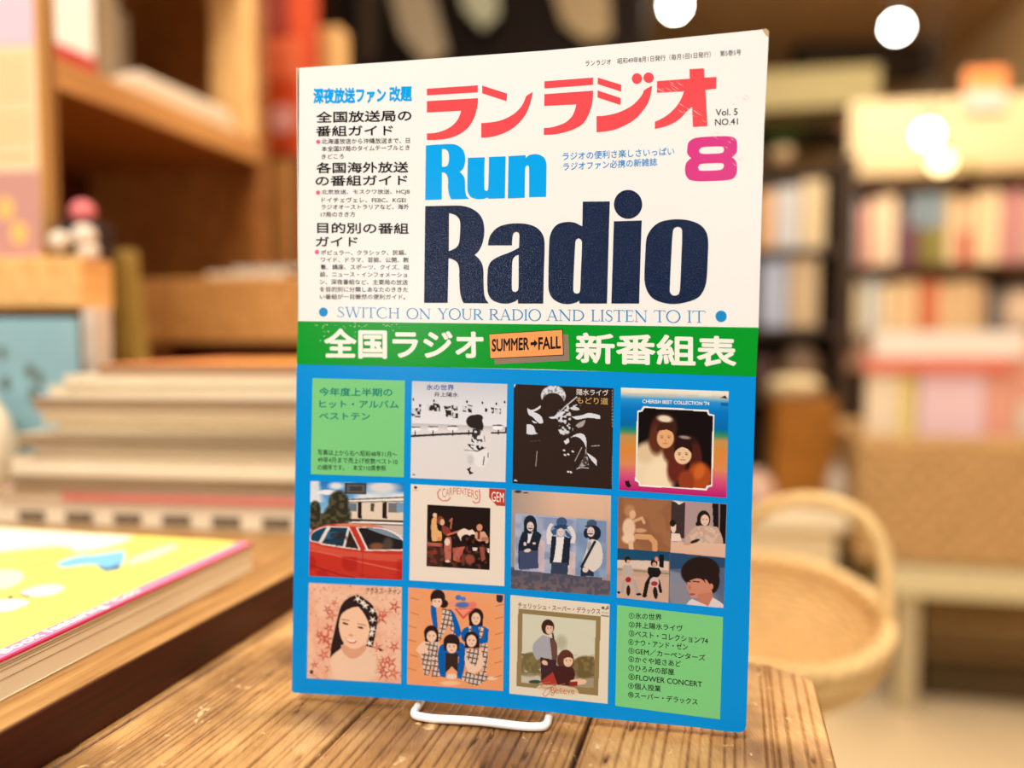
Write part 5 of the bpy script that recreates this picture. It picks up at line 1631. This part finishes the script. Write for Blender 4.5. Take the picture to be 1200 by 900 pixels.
nth = ['leftmost', 'second from left', 'third from left', 'fourth from left', 'fifth from left', 'sixth from left', 'seventh from left', 'eighth from left', 'ninth from left', 'tenth from left', 'eleventh from left', 'twelfth from left', 'thirteenth from left', 'fourteenth from left', 'fifteenth from left', 'sixteenth from left', 'seventeenth from left']
up = [(990, 15, 76, (176, 196, 206), 'pale blue'), (1006, 10, 70, (212, 140, 122), 'salmon'), (1017, 13, 76, (240, 206, 176), 'peach'), (1031, 14, 80, (244, 216, 180), 'cream'), (1046, 10, 62, (120, 92, 100), 'dusty purple'), (1057, 13, 80, (110, 60, 82), 'plum', (.55, .98, (128, 142, 152))), (1071, 12, 82, (136, 124, 60), 'olive', (.5, .98, (130, 152, 172))), (1084, 12, 82, (140, 134, 70), 'moss green', (.52, .98, (140, 158, 172))), (1098, 14, 78, (224, 196, 152), 'buff'), (1113, 13, 72, (196, 80, 74), 'brick red', (.5, .98, (226, 190, 150))), (1127, 14, 80, (234, 206, 160), 'straw'), (1142, 13, 82, (240, 214, 172), 'pale straw'), (1156, 12, 78, (196, 132, 130), 'rose'), (1169, 12, 82, (206, 150, 150), 'dusty pink'), (1182, 13, 76, (200, 172, 128), 'tan'), (1197, 14, 80, (220, 190, 150), 'sand'), (1212, 14, 76, (206, 180, 140), 'fawn')]
for n_, r in enumerate(up):
    book_on(rM, r[0], r[1], r[2], 311, r[3], r[4] + ' book, ' + nth[n_] + ' on the upper row of the dark bookcase', 'books on the upper row of the dark bookcase', n_, r[5] if len(r) > 5 else None)
lo_ = [(986, 14, 62, (206, 204, 130), 'yellow-green'), (1001, 12, 60, (236, 220, 180), 'cream'), (1014, 14, 66, (214, 222, 224), 'pale grey-blue'), (1029, 13, 58, (240, 214, 170), 'ivory'), (1043, 14, 60, (238, 204, 156), 'wheat'), (1058, 13, 62, (240, 206, 158), 'light wheat'), (1072, 10, 60, (214, 118, 76), 'orange'), (1083, 10, 62, (222, 130, 92), 'coral'), (1094, 11, 58, (236, 200, 152), 'beige'), (1106, 12, 60, (226, 190, 144), 'dull beige'), (1119, 12, 62, (232, 198, 150), 'sandy'), (1132, 12, 56, (196, 160, 120), 'light brown'), (1145, 11, 50, (84, 92, 96), 'slate')]
for n_, r in enumerate(lo_):
    book_on(rM, r[0], r[1], r[2], 391, r[3], r[4] + ' book, ' + nth[n_] + ' on the lower row of the dark bookcase', 'books on the lower row of the dark bookcase', n_)
# pale bag at the right end of the lower row
pb = empty('paper_bag', 'pale beige rounded paper bag at the right end of the lower book row', 'bag', rM @ Vector(((1188 - 985) * k, .13, zz_(391) + .001)), RZ)
obj('body', lathe([(0, 0), (.07, 0), (.082, .02), (.084, .1), (.07, .145), (.04, .17), (0, .172)], 32), mat('bag_beige', (236, 206, 176), .7, .2, .05, 12), pb, smooth=True)
obj('handle', tube(spline([(-.03, 0, .168), (-.025, 0, .19), (0, 0, .196), (.025, 0, .19), (.03, 0, .168)], 6), .004, 8), mat('bag_beige', (236, 206, 176)), pb, smooth=True)
# pale panel on top of the bookcase, and a green trailing leaf sprig
po = rM @ Vector((.03, .06, zz_(209) + .001))
pn = empty('cream_signboard', 'wide pale cream display panel standing on the dark bookcase', 'panel', po, RZ)
obj('board', bx(0, Wb - .03, 0, .03, 0, 88 * k, .004), mat('panel_cream', (218, 194, 152), .6), pn)
obj('lower_trim', bx(0, Wb - .03, -.006, -.0005, 0, .05, .002), mat('panel_trim', (206, 180, 134), .6), pn)
lf = empty('leaf_sprig', 'small yellow-green leaf sprig before the pale panel', 'plant', rM @ Vector(((1122 - 985) * k, .03, zz_(209) + .001)), 0)
rs = random.Random(8)
for q in range(9):
    an = rs.uniform(0, 2 * pi)
    l = rs.uniform(.03, .05)
    dx, dy = cos(an) * l * .6, sin(an) * .02
    v = [(0, 0, 0), (dx * .5 - .012, dy * .5, l * .5), (dx, dy, l * .9), (dx * .5 + .012, dy * .5 - .004, l * .55), (dx * .5, dy * .5 + .004, l * .6)]
    obj('leaf', (v, [(0, 1, 4), (1, 2, 4), (0, 4, 3), (4, 2, 3)]), mat('leaf_green', (150, 156, 44), .5), lf)


def poster(name, label, px0, px1, py0, py1, Y, panels, rz=RZ):
    a = at(px0, py1, Y)
    b = at(px1, py0, Y)
    e_ = empty(name, label, 'poster', a, rz)
    w, h = b.x - a.x, b.z - a.z
    obj('sheet', bx(0, w, 0, .012, 0, h, .002), mat('poster_' + name + str(px0), panels[0], .6), e_)
    for n_, (f0, f1, c) in enumerate(panels[1:]):
        obj('print_panel', bx(.004, w - .004, -.002, -.0002, h * f0, h * f1, .0005), mat('poster_%d_%d' % (px0, n_), c, .6), e_)


poster('wall_poster', 'orange and lilac poster high at the right above the pale panel', 1130, 1176, 82, 130, 2.86, [(236, 190, 150), (.5, .98, (232, 132, 66)), (.04, .42, (214, 190, 186))])
poster('wall_poster', 'small dusty red poster beyond the bookcase near the beams', 985, 1014, 128, 156, 3.6, [(206, 150, 120), (.2, .9, (204, 104, 76))])

# hanging lamps
M_glow = mat('lamp_glow_white', (255, 255, 255), .4, emit=(255, 250, 236), estr=34)
M_gloww = mat('lamp_glow_warm', (255, 250, 230), .4, emit=(255, 238, 190), estr=26)
M_glows = mat('lamp_glow_soft', (255, 240, 200), .4, emit=(255, 226, 160), estr=5)
M_cord = mat('lamp_cord', (30, 26, 22), .5)


def lamp(label, px, py, Y, r, m):
    p = at(px, py, Y)
    L = empty('pendant_lamp', label, 'lamp', (p.x, p.y, CEIL - .001), 0, 'pendant lamps under the ceiling')
    dz = p.z - (CEIL - .001)
    obj('canopy', lathe([(0, 0), (.03, 0), (.03, -.012), (.012, -.02), (0, -.02)], 20), M_cord, L, smooth=True)
    if dz + r * 1.5 < -.03:
        obj('cord', tube([(0, 0, -.02), (0, 0, dz + r * 1.7)], .0022, 8), M_cord, L)
    obj('socket', lathe([(0, dz + r * 1.8), (r * .5, dz + r * 1.75), (r * .6, dz + r * .82), (0, dz + r * .82)], 16), M_cord, L, smooth=True)
    obj('globe', lathe([(r * sin(pi * q / 12) if 0 < q < 12 else 0, dz - r * cos(pi * q / 12)) for q in range(13)], 24), m, L, smooth=True)


lamp('white pendant lamp at the upper right under the dark beam', 1051, 32, 2.6, .034, M_glow)
lamp('white pendant lamp above the magazine, at the top edge of the picture', 791, 7, 2.6, .034, M_glow)
lamp('warm yellow pendant lamp before the pale cream panel', 1087, 157, 2.6, .034, M_gloww)
lamp('dim warm lamp just below and right of the yellow one', 1103, 190, 2.7, .036, M_glows)

# pale soffit box and dark cabinet in the middle distance
thing_box('air_duct', 'pale greenish beige box duct hanging under the dark beams', 'duct', 880, 1022, 84, 130, 3.5, .3, mat('duct_beige', (186, 170, 118), .7), .01)

dcab = empty('tall_cabinet', 'tall dark brown cabinet seen over the top of the magazine', 'cabinet', (at(395, 200, 2.6).x, at(395, 200, 2.6).y, FLOOR), RZ)
k2 = 2.6 / 900
obj('body', bx(0, 350 * k2, 0, .35, 0, 1.62 - FLOOR - .03, .004), mat('cabinet_black_brown', (22, 13, 6), .7, .15, .1, 6), dcab)
obj('door', bx(.02, 172 * k2, -.016, -.0005, .1, 2.2, .004), mat('cabinet_door', (28, 17, 8), .7, .15), dcab)
obj('door', bx(178 * k2, 348 * k2, -.016, -.0005, .1, 2.2, .004), mat('cabinet_door', (28, 17, 8), .7, .15), dcab)


def hung(label, pts, c, Y=2.40, c2=None):
    """a cloth or paper strip hanging on the cabinet front"""
    P = [at(x, y, Y) for x, y in pts]
    n = Vector((sin(-RZ), cos(RZ), 0)) * .006
    base = sum(P, Vector()) / len(P)
    v = [p - base for p in P] + [p - base + n for p in P]
    m_ = len(P)
    f = [tuple(range(m_)), tuple(range(2 * m_ - 1, m_ - 1, -1))] + [(q, (q + 1) % m_, m_ + (q + 1) % m_, m_ + q) for q in range(m_)]
    tag(obj('hanging_cloth', (v, f), mat('cloth_%d_%d_%d' % c, c, .8), loc=base), label, 'cloth', 'cloths hanging on the dark cabinet')


hung('slanted greyish beige cloth hanging on the dark cabinet', [(452, -30), (500, -30), (524, 60), (500, 78), (470, 40)], (164, 146, 116))
hung('pale grey-green cloth hanging right of the beige one', [(536, -30), (582, -30), (584, 16), (566, 34), (544, 10)], (172, 172, 142))
hung('wide beige cloth hanging on the cabinet right of the pale green one', [(642, -30), (712, -30), (716, 40), (690, 50), (660, 28)], (160, 138, 100))
hung('dusty pink cloth hanging before the wide beige cloth', [(668, -10), (698, -10), (700, 46), (682, 54), (666, 44)], (214, 132, 104), 2.45)
hung('dull brown cloth between the beige and pale green ones', [(420, -30), (446, -30), (440, 70), (424, 74)], (60, 42, 20), 2.47)

# white counter with things along its back
zc = at(900, 566, 2.2).z
wc = empty('white_counter', 'low cream white counter behind the wicker basket', 'counter', (.778 - .6 * cos(RZ), 1.75 - .6 * sin(RZ), FLOOR), RZ)
hC = zc - FLOOR
obj('counter_top', bx(0, .6, 0, .52, hC - .03, hC, .004), mat('counter_white', (248, 232, 194), .5), wc)
obj('body', bx(.02, .58, .03, .50, 0, hC - .0305, .004), mat('counter_body', (238, 216, 172), .6), wc)


def on_counter(name, label, cat, px0, px1, py0, Y, dep, m, bev=.004, group=None, dz=0):
    a = at(px0, py0, Y)
    kk = Y / 900
    return tag(obj(name, bx(0, (px1 - px0) * kk, 0, dep, 0, a.z - zc - .0006 - dz, bev), m, loc=(a.x, a.y, zc + .0006 + dz), rz=RZ), label, cat, group)


on_counter('wooden_box', 'orange-brown wooden box on the far end of the white counter', 'box', 910, 978, 468, 1.9, .14, wood('amber_wood', (140, 84, 14), (176, 112, 30), (30, 4, 30), .5, .3, .05))
kk = 1.9 / 900
a_ = at(943, 468, 1.9)
cl = empty('cream_bundle', 'cream cloth bundle lying on the orange-brown box', 'cloth', (a_.x, a_.y + .07, a_.z + .001), RZ)
obj('fold', lathe([(0, 0), (.05, 0), (.066, .014), (.066, .036), (.05, .05), (0, .054)], 28), mat('bundle_cream', (222, 198, 150), .8), cl, smooth=True)
obj('tie', tube([(.067 * cos(t * pi / 12), .067 * sin(t * pi / 12), .025) for t in range(24)], .004, 8, closed=True), mat('bundle_tie', (190, 160, 112), .8), cl, smooth=True)
a_ = at(884, 566, 1.82)
cb = empty('pale_pot', 'pale pinkish round pot peeking out right of the magazine', 'pot', (a_.x, a_.y, zc + .0006), 0)
obj('body', lathe([(0, 0), (.03, 0), (.046, .02), (.048, .05), (.036, .08), (.022, .09), (.024, .098), (0, .096)], 28), mat('pot_pale', (216, 178, 156), .5), cb, smooth=True)
a_ = at(980, 566, 1.84)
vs_ = empty('grey_bottle', 'greyish white bottle right of the orange-brown box', 'bottle', (a_.x, a_.y, zc + .0006), 0)
obj('body', lathe([(0, 0), (.022, 0), (.025, .01), (.025, .07), (.018, .09), (.01, .1), (.01, .112), (0, .112)], 24), mat('bottle_grey', (196, 178, 156), .4), vs_, smooth=True)
obj('cap', lathe([(0, .1125), (.0115, .1125), (.0115, .124), (0, .126)], 20), mat('bottle_cap', (150, 130, 110), .4), vs_, smooth=True)

# dark shelf unit and pale magazine rack beyond
YK = 2.45
k3 = YK / 900
a_ = at(872, 570, YK)
du = empty('shelf_unit', 'dark brown shelf unit right of the magazine with pale objects', 'shelf', (a_.x, a_.y, FLOOR), RZ)
zk = lambda py: CAM_Z + (402.8 - py) * k3 - FLOOR
obj('back_panel', bx(0, 118 * k3, .2, .22, 0, zk(190), .003), mat('unit_dark', (54, 34, 18), .6, .3, .1, 8), du)
obj('side_panel', bx(100 * k3, 118 * k3, 0, .1995, 0, zk(190), .003), mat('unit_side', (62, 44, 26), .6), du)
obj('side_panel', bx(-.02, -.0005, 0, .22, 0, zk(190), .003), mat('unit_side', (62, 44, 26), .6), du)
for y0, y1 in ((392, 384), (300, 293), (470, 462)):
    obj('shelf', bx(0, 100 * k3 - .0005, 0, .1995, zk(y0), zk(y1), .003), mat('unit_side', (62, 44, 26), .6), du)
obj('base', bx(0, 100 * k3 - .0005, 0, .1995, 0, zk(560), .003), mat('unit_dark', (54, 34, 18), .6), du)
dM = Matrix.Translation(du.location) @ Matrix.Rotation(RZ, 4, 'Z')


def in_unit(name, label, cat, px0, px1, py0, base, m, y=.02, dep=.03, group=None):
    p = dM @ Vector(((px0 - 872) * k3, y, zk(base) + .001))
    return tag(obj(name, bx(0, (px1 - px0) * k3, 0, dep, 0, (base - py0) * k3, .003), m, loc=p, rz=RZ), label, cat, group)


G_ = 'pale magazines shown face out on the dark unit'
in_unit('display_magazine', 'peach-edged magazine face out at the left of the upper shelf', 'magazine', 884, 902, 226, 293, mat('face_peach', (226, 178, 130), .6), group=G_)
in_unit('display_magazine', 'grey-blue magazine face out in the middle of the upper shelf', 'magazine', 904, 930, 222, 293, mat('face_greyblue', (206, 206, 204), .6), group=G_)
in_unit('display_magazine', 'cream magazine face out at the right of the upper shelf', 'magazine', 932, 957, 216, 293, mat('face_cream', (228, 204, 160), .6), group=G_)
in_unit('display_magazine', 'lilac-blue magazine face out on the middle shelf', 'magazine', 888, 918, 306, 384, mat('face_lilac', (178, 188, 208), .6), group=G_)
in_unit('display_magazine', 'tan magazine face out on the middle shelf', 'magazine', 920, 952, 304, 384, mat('face_tan', (206, 180, 140), .6), group=G_)
p = dM @ Vector(((938 - 872) * k3, .09, zk(462) + .001))
bw = empty('round_vase', 'greyish brown round vase in the dark unit', 'vase', p, 0)
obj('body', lathe([(0, 0), (.03, 0), (.058, .03), (.066, .075), (.056, .12), (.034, .142), (.036, .155), (.03, .155), (.028, .14), (0, .13)], 32), mat('vase_brown', (140, 112, 86), .5), bw, smooth=True)
p = dM @ Vector(((896 - 872) * k3 - .004, .09, zk(462) + .001))
bw = empty('dark_jar', 'dark purplish jar beside the brown vase', 'jar', p, 0)
obj('body', lathe([(0, 0), (.03, 0), (.038, .02), (.038, .1), (.024, .12), (0, .122)], 28), mat('jar_purple', (92, 64, 58), .5), bw, smooth=True)
# fern tuft on the unit
p = dM @ Vector(((912 - 872) * k3, .1, zk(190) + .001))
pl = empty('potted_plant', 'small green plant in a pale pot on top of the dark unit', 'plant', p, 0)
obj('pot', lathe([(0, 0), (.028, 0), (.036, .05), (.034, .05), (.03, .044), (0, .044)], 24), mat('plant_pot', (176, 148, 108), .6), pl, smooth=True)
lv = bmesh.new()
rs = random.Random(4)
for q in range(46):
    an = rs.uniform(0, 2 * pi)
    r0 = rs.uniform(.01, .05)
    zq_ = rs.uniform(.05, .11)
    c = Vector((r0 * cos(an), r0 * sin(an), zq_))
    t = Vector((cos(an), sin(an), rs.uniform(-.2, .6))) * .03
    s_ = Vector((-sin(an), cos(an), 0)) * .009
    vv = [lv.verts.new(x) for x in (c, c + t * .5 + s_, c + t, c + t * .5 - s_)]
    lv.faces.new(vv)
obj('foliage', lv, mat('plant_green', (36, 110, 34), .5), pl)
stm = tube([(0, 0, .04), (.004, 0, .09)], .003, 8)
obj('stem', stm, mat('plant_stem', (70, 90, 36), .6), pl)

# side table with the wicker hamper full of picture books
YT = 1.75
k4 = YT / 900
a_ = at(1040, 700, YT)
zt_ = at(1040, 664, YT).z
st = empty('side_table', 'pale greenish white side table under the wicker hamper', 'table', (a_.x, a_.y, FLOOR), RZ)
ht = zt_ - FLOOR
M_st = mat('table_pale', (226, 212, 164), .5)
obj('table_top', bx(0, .62, 0, .5, ht - .034 * 2, ht, .006), M_st, st)
for x in (.03, .56):
    for y in (.03, .44):
        obj('leg', bx(x, x + .05, y, y + .04, 0, ht - .0685, .004), mat('leg_pale', (200, 182, 140), .5), st)
obj('lower_shelf', bx(.031, .609, .072, .438, .12, .14, .003), mat('low_shelf_brown', (112, 84, 44), .6), st)
sM = Matrix.Translation(st.location) @ Matrix.Rotation(RZ, 4, 'Z')
tag(obj('storage_box', bx(0, .4, 0, .26, 0, .22, .006), mat('box_brown', (124, 96, 54), .7, .3, .15, 8), loc=sM @ Vector((.11, .1, .1415)), rz=RZ), 'dull brown storage box on the lower shelf of the pale table', 'box')
tag(obj('storage_box', bx(0, .34, 0, .2, 0, .1, .006), mat('box_dark', (84, 66, 36), .7, .3, .15, 8), loc=sM @ Vector((.12, .12, .0006)), rz=RZ), 'dark flat box on the floor under the pale table', 'box')

M_wick = mat('wicker_brown', (216, 174, 114), .6, .3, .2, 60)
M_wickd = mat('wicker_stake', (184, 132, 68), .6, .3, .2, 60)


def woven_box(name, label, loc, rz, w, d, h, rows, n_st):
    e_ = empty(name, label, 'basket', loc, rz)
    def ring(t):         # point on the rounded rectangle, t in 0..1
        P = 2 * (w + d)
        s_ = (t % 1) * P
        if s_ < w:
            return Vector((s_, 0, 0)), Vector((0, -1, 0))
        s_ -= w
        if s_ < d:
            return Vector((w, s_, 0)), Vector((1, 0, 0))
        s_ -= d
        if s_ < w:
            return Vector((w - s_, d, 0)), Vector((0, 1, 0))
        s_ -= w
        return Vector((0, d - s_, 0)), Vector((-1, 0, 0))
    bm = bmesh.new()
    rh = h / rows
    for r in range(rows):
        pts = []
        for q in range(n_st * 4):
            p, n = ring(q / (n_st * 4))
            pts.append(p + n * .005 * sin(pi * q / 2 + pi * r) + Vector((0, 0, (r + .5) * rh)))
        tube(pts, rh * .5, 8, bm, closed=True)
    obj('weave', bm, M_wick, e_, smooth=True)
    bm = bmesh.new()
    for q in range(n_st):
        p, n = ring((q + .5) / n_st)
        tube([p, p + Vector((0, 0, h))], .004, 6, bm)
    obj('stakes', bm, M_wickd, e_)['kind'] = 'stuff'
    rim = [ring(q / 60)[0] + Vector((0, 0, h + .006)) for q in range(60)]
    obj('rim', tube(rim, .012, 10, closed=True), M_wick, e_, smooth=True)
    obj('base', bx(.004, w - .004, .004, d - .004, .001, .012, .002), M_wickd, e_)
    return e_


hx = at(1010, 560, YT + .03)
hh_ = at(0, 522, YT + .03).z - zt_
hp = woven_box('wicker_hamper', 'large brown wicker hamper filled with picture books on the pale table', (hx.x, hx.y, zt_ + .008), RZ, .52, .36, hh_, 12, 40)
hM = Matrix.Translation(hp.location) @ Matrix.Rotation(RZ, 4, 'Z')


def in_hamper(label, px0, px1, py0, py1, c, y, dep=.014, c2=None):
    kk = (YT + .05) / 900
    z1 = at(0, py0, YT + .05).z - hp.location.z
    e_ = empty('picture_book', label, 'book', hM @ Vector(((px0 - 1010) * kk, y, .0135)), RZ, 'picture books in the hamper')
    w = (px1 - px0) * kk
    obj('cover', bx(0, w, 0, .002, 0, z1, .001), mat('hamper_%d_%d_%d' % c, c, .5), e_)
    obj('page_block', bx(.003, w - .003, .0022, dep - .0022, .003, z1 - .003, .001), mat('old_pages_a', (232, 214, 182)), e_)
    obj('back_cover', bx(0, w, dep - .002, dep, 0, z1, .001), mat('hamper_%d_%d_%d' % c, c, .5), e_)
    if c2:
        obj('cover_band', bx(.002, w - .002, -.0012, -.0002, z1 * c2[0], z1 * c2[1], .0004), mat('hamper_%d_%d_%d' % c2[2], c2[2], .5), e_)
    return z1


in_hamper('cream picture book at the left of the hamper', 1018, 1054, 436, 520, (252, 232, 196), .04)
in_hamper('yellow picture book beside the cream one in the hamper', 1056, 1074, 432, 520, (250, 228, 140), .05)
in_hamper('wide lilac-pink picture book in the middle of the hamper', 1076, 1146, 434, 520, (248, 214, 218), .04)
in_hamper('salmon pink picture book right of the lilac one in the hamper', 1148, 1178, 430, 520, (244, 176, 150), .045)
in_hamper('coral picture book at the right end of the hamper', 1182, 1240, 400, 520, (246, 178, 150), .06, c2=(.55, .7, (240, 224, 196)))
kk = (YT + .05) / 900
zb = at(0, 437, YT + .05).z
for nm, lb, z0, z1, c, xa, xb in (('flat_book', 'coral red book lying across the standing books in the hamper', 437, 421, (240, 130, 108), 1012, 1170), ('flat_book', 'thick white book on top of the coral one over the hamper', 420.4, 390, (254, 240, 222), 1022, 1182)):
    p = hM @ Vector(((xa - 1010) * kk, .02, at(0, z0, YT + .05).z - hp.location.z + .003))
    e_ = empty(nm, lb, 'book', p, RZ)
    h = (z0 - z1) * kk
    w = (xb - xa) * kk
    obj('cover', bx(0, w, 0, .2, h - .003, h, .001), mat('flat_%d_%d_%d' % c, c, .5), e_)
    obj('back_cover', bx(0, w, 0, .2, 0, .003, .001), mat('flat_%d_%d_%d' % c, c, .5), e_)
    obj('spine', bx(0, w, -.003, -.0002, 0, h, .001), mat('flat_%d_%d_%d' % c, c, .5), e_)
    obj('page_block', bx(.004, w - .004, .004, .196, .0032, h - .0032, .001), mat('old_pages_a', (232, 214, 182)), e_)

# wicker shopping basket with hoop handle, on a stool behind the table
YW = .66
k5 = YW / 900
c0 = at(902, 815, YW)
M_bk = mat('basket_straw', (234, 196, 132), .55, .3, .15, 120)
M_bkd = mat('basket_straw_dark', (206, 160, 92), .55, .3, .15, 120)
bs = empty('wicker_basket', 'light straw wicker basket with a hoop handle behind the table', 'basket', c0, radians(-8))
RB = 126 * k5
def rimz(a):
    return .068 + .024 * sin(a)


def bowl(a, t, off=0.0):
    r_ = RB * (.55 + .45 * sin(min(1, t * 1.15) * pi / 2)) + off
    return Vector((r_ * cos(a), r_ * sin(a) * .84, .004 + t * rimz(a)))


bm = bmesh.new()
rows, n_ = 16, 96
for r in range(rows):
    t = r / (rows - 1)
    tube([bowl(2 * pi * q / n_, t, .002 * sin(pi * q / 2 + pi * r)) for q in range(n_)], .0036, 8, bm, closed=True)
obj('weave', bm, M_bk, bs, smooth=True)
bm = bmesh.new()
for q in range(24):
    tube([bowl(2 * pi * (q + .5) / 24, s_ / 8) for s_ in range(9)], .0019, 6, bm)
obj('ribs', bm, M_bkd, bs, smooth=True)['kind'] = 'stuff'
bm = bmesh.new()
for h_ in range(3):            # braided rim: three strands winding round each other
    pts = []
    for q in range(180):
        a = 2 * pi * q / 180
        ph = 14 * a + 2 * pi * h_ / 3
        c_ = bowl(a, 1.0) + Vector((0, 0, .004))
        out_ = Vector((cos(a), sin(a), 0))
        pts.append(c_ + out_ * .0042 * cos(ph) + Vector((0, 0, .0042 * sin(ph))))
    tube(pts, .0042, 8, bm, closed=True)
obj('rim', bm, M_bk, bs, smooth=True)
P0, P1 = bowl(radians(112), 1.0), bowl(radians(-8), 1.0)
hpts = []
for q in range(29):
    t = q / 28
    hpts.append(P0.lerp(P1, t) + Vector((.022 * sin(pi * t) + .012 * sin(2 * pi * t) * -1, -.01 * sin(pi * t), .088 * sin(pi * t) ** .75)))
obj('handle', tube(hpts, .0066, 12), M_bk, bs, smooth=True)
obj('base', lathe([(0, 0), (RB * .54, 0), (RB * .54, .006), (0, .006)], 32, M=Matrix.Diagonal((1, .84, 1, 1))), M_bkd, bs)
sl = empty('stool', 'low wooden stool under the wicker basket behind the table', 'stool', (c0.x - .02, c0.y, FLOOR), radians(-8))
hs = c0.z - FLOOR - .0006
obj('seat', lathe([(0, hs - .025), (.055, hs - .025), (.06, hs - .02), (.06, hs - .004), (.056, hs), (0, hs)], 32), M_mid, sl)
for a in (45, 135, 225, 315):
    t = radians(a)
    obj('leg', tube([(.035 * cos(t), .035 * sin(t), hs - .0255), (.06 * cos(t), .06 * sin(t), .004)], .008, 10), M_mid, sl)
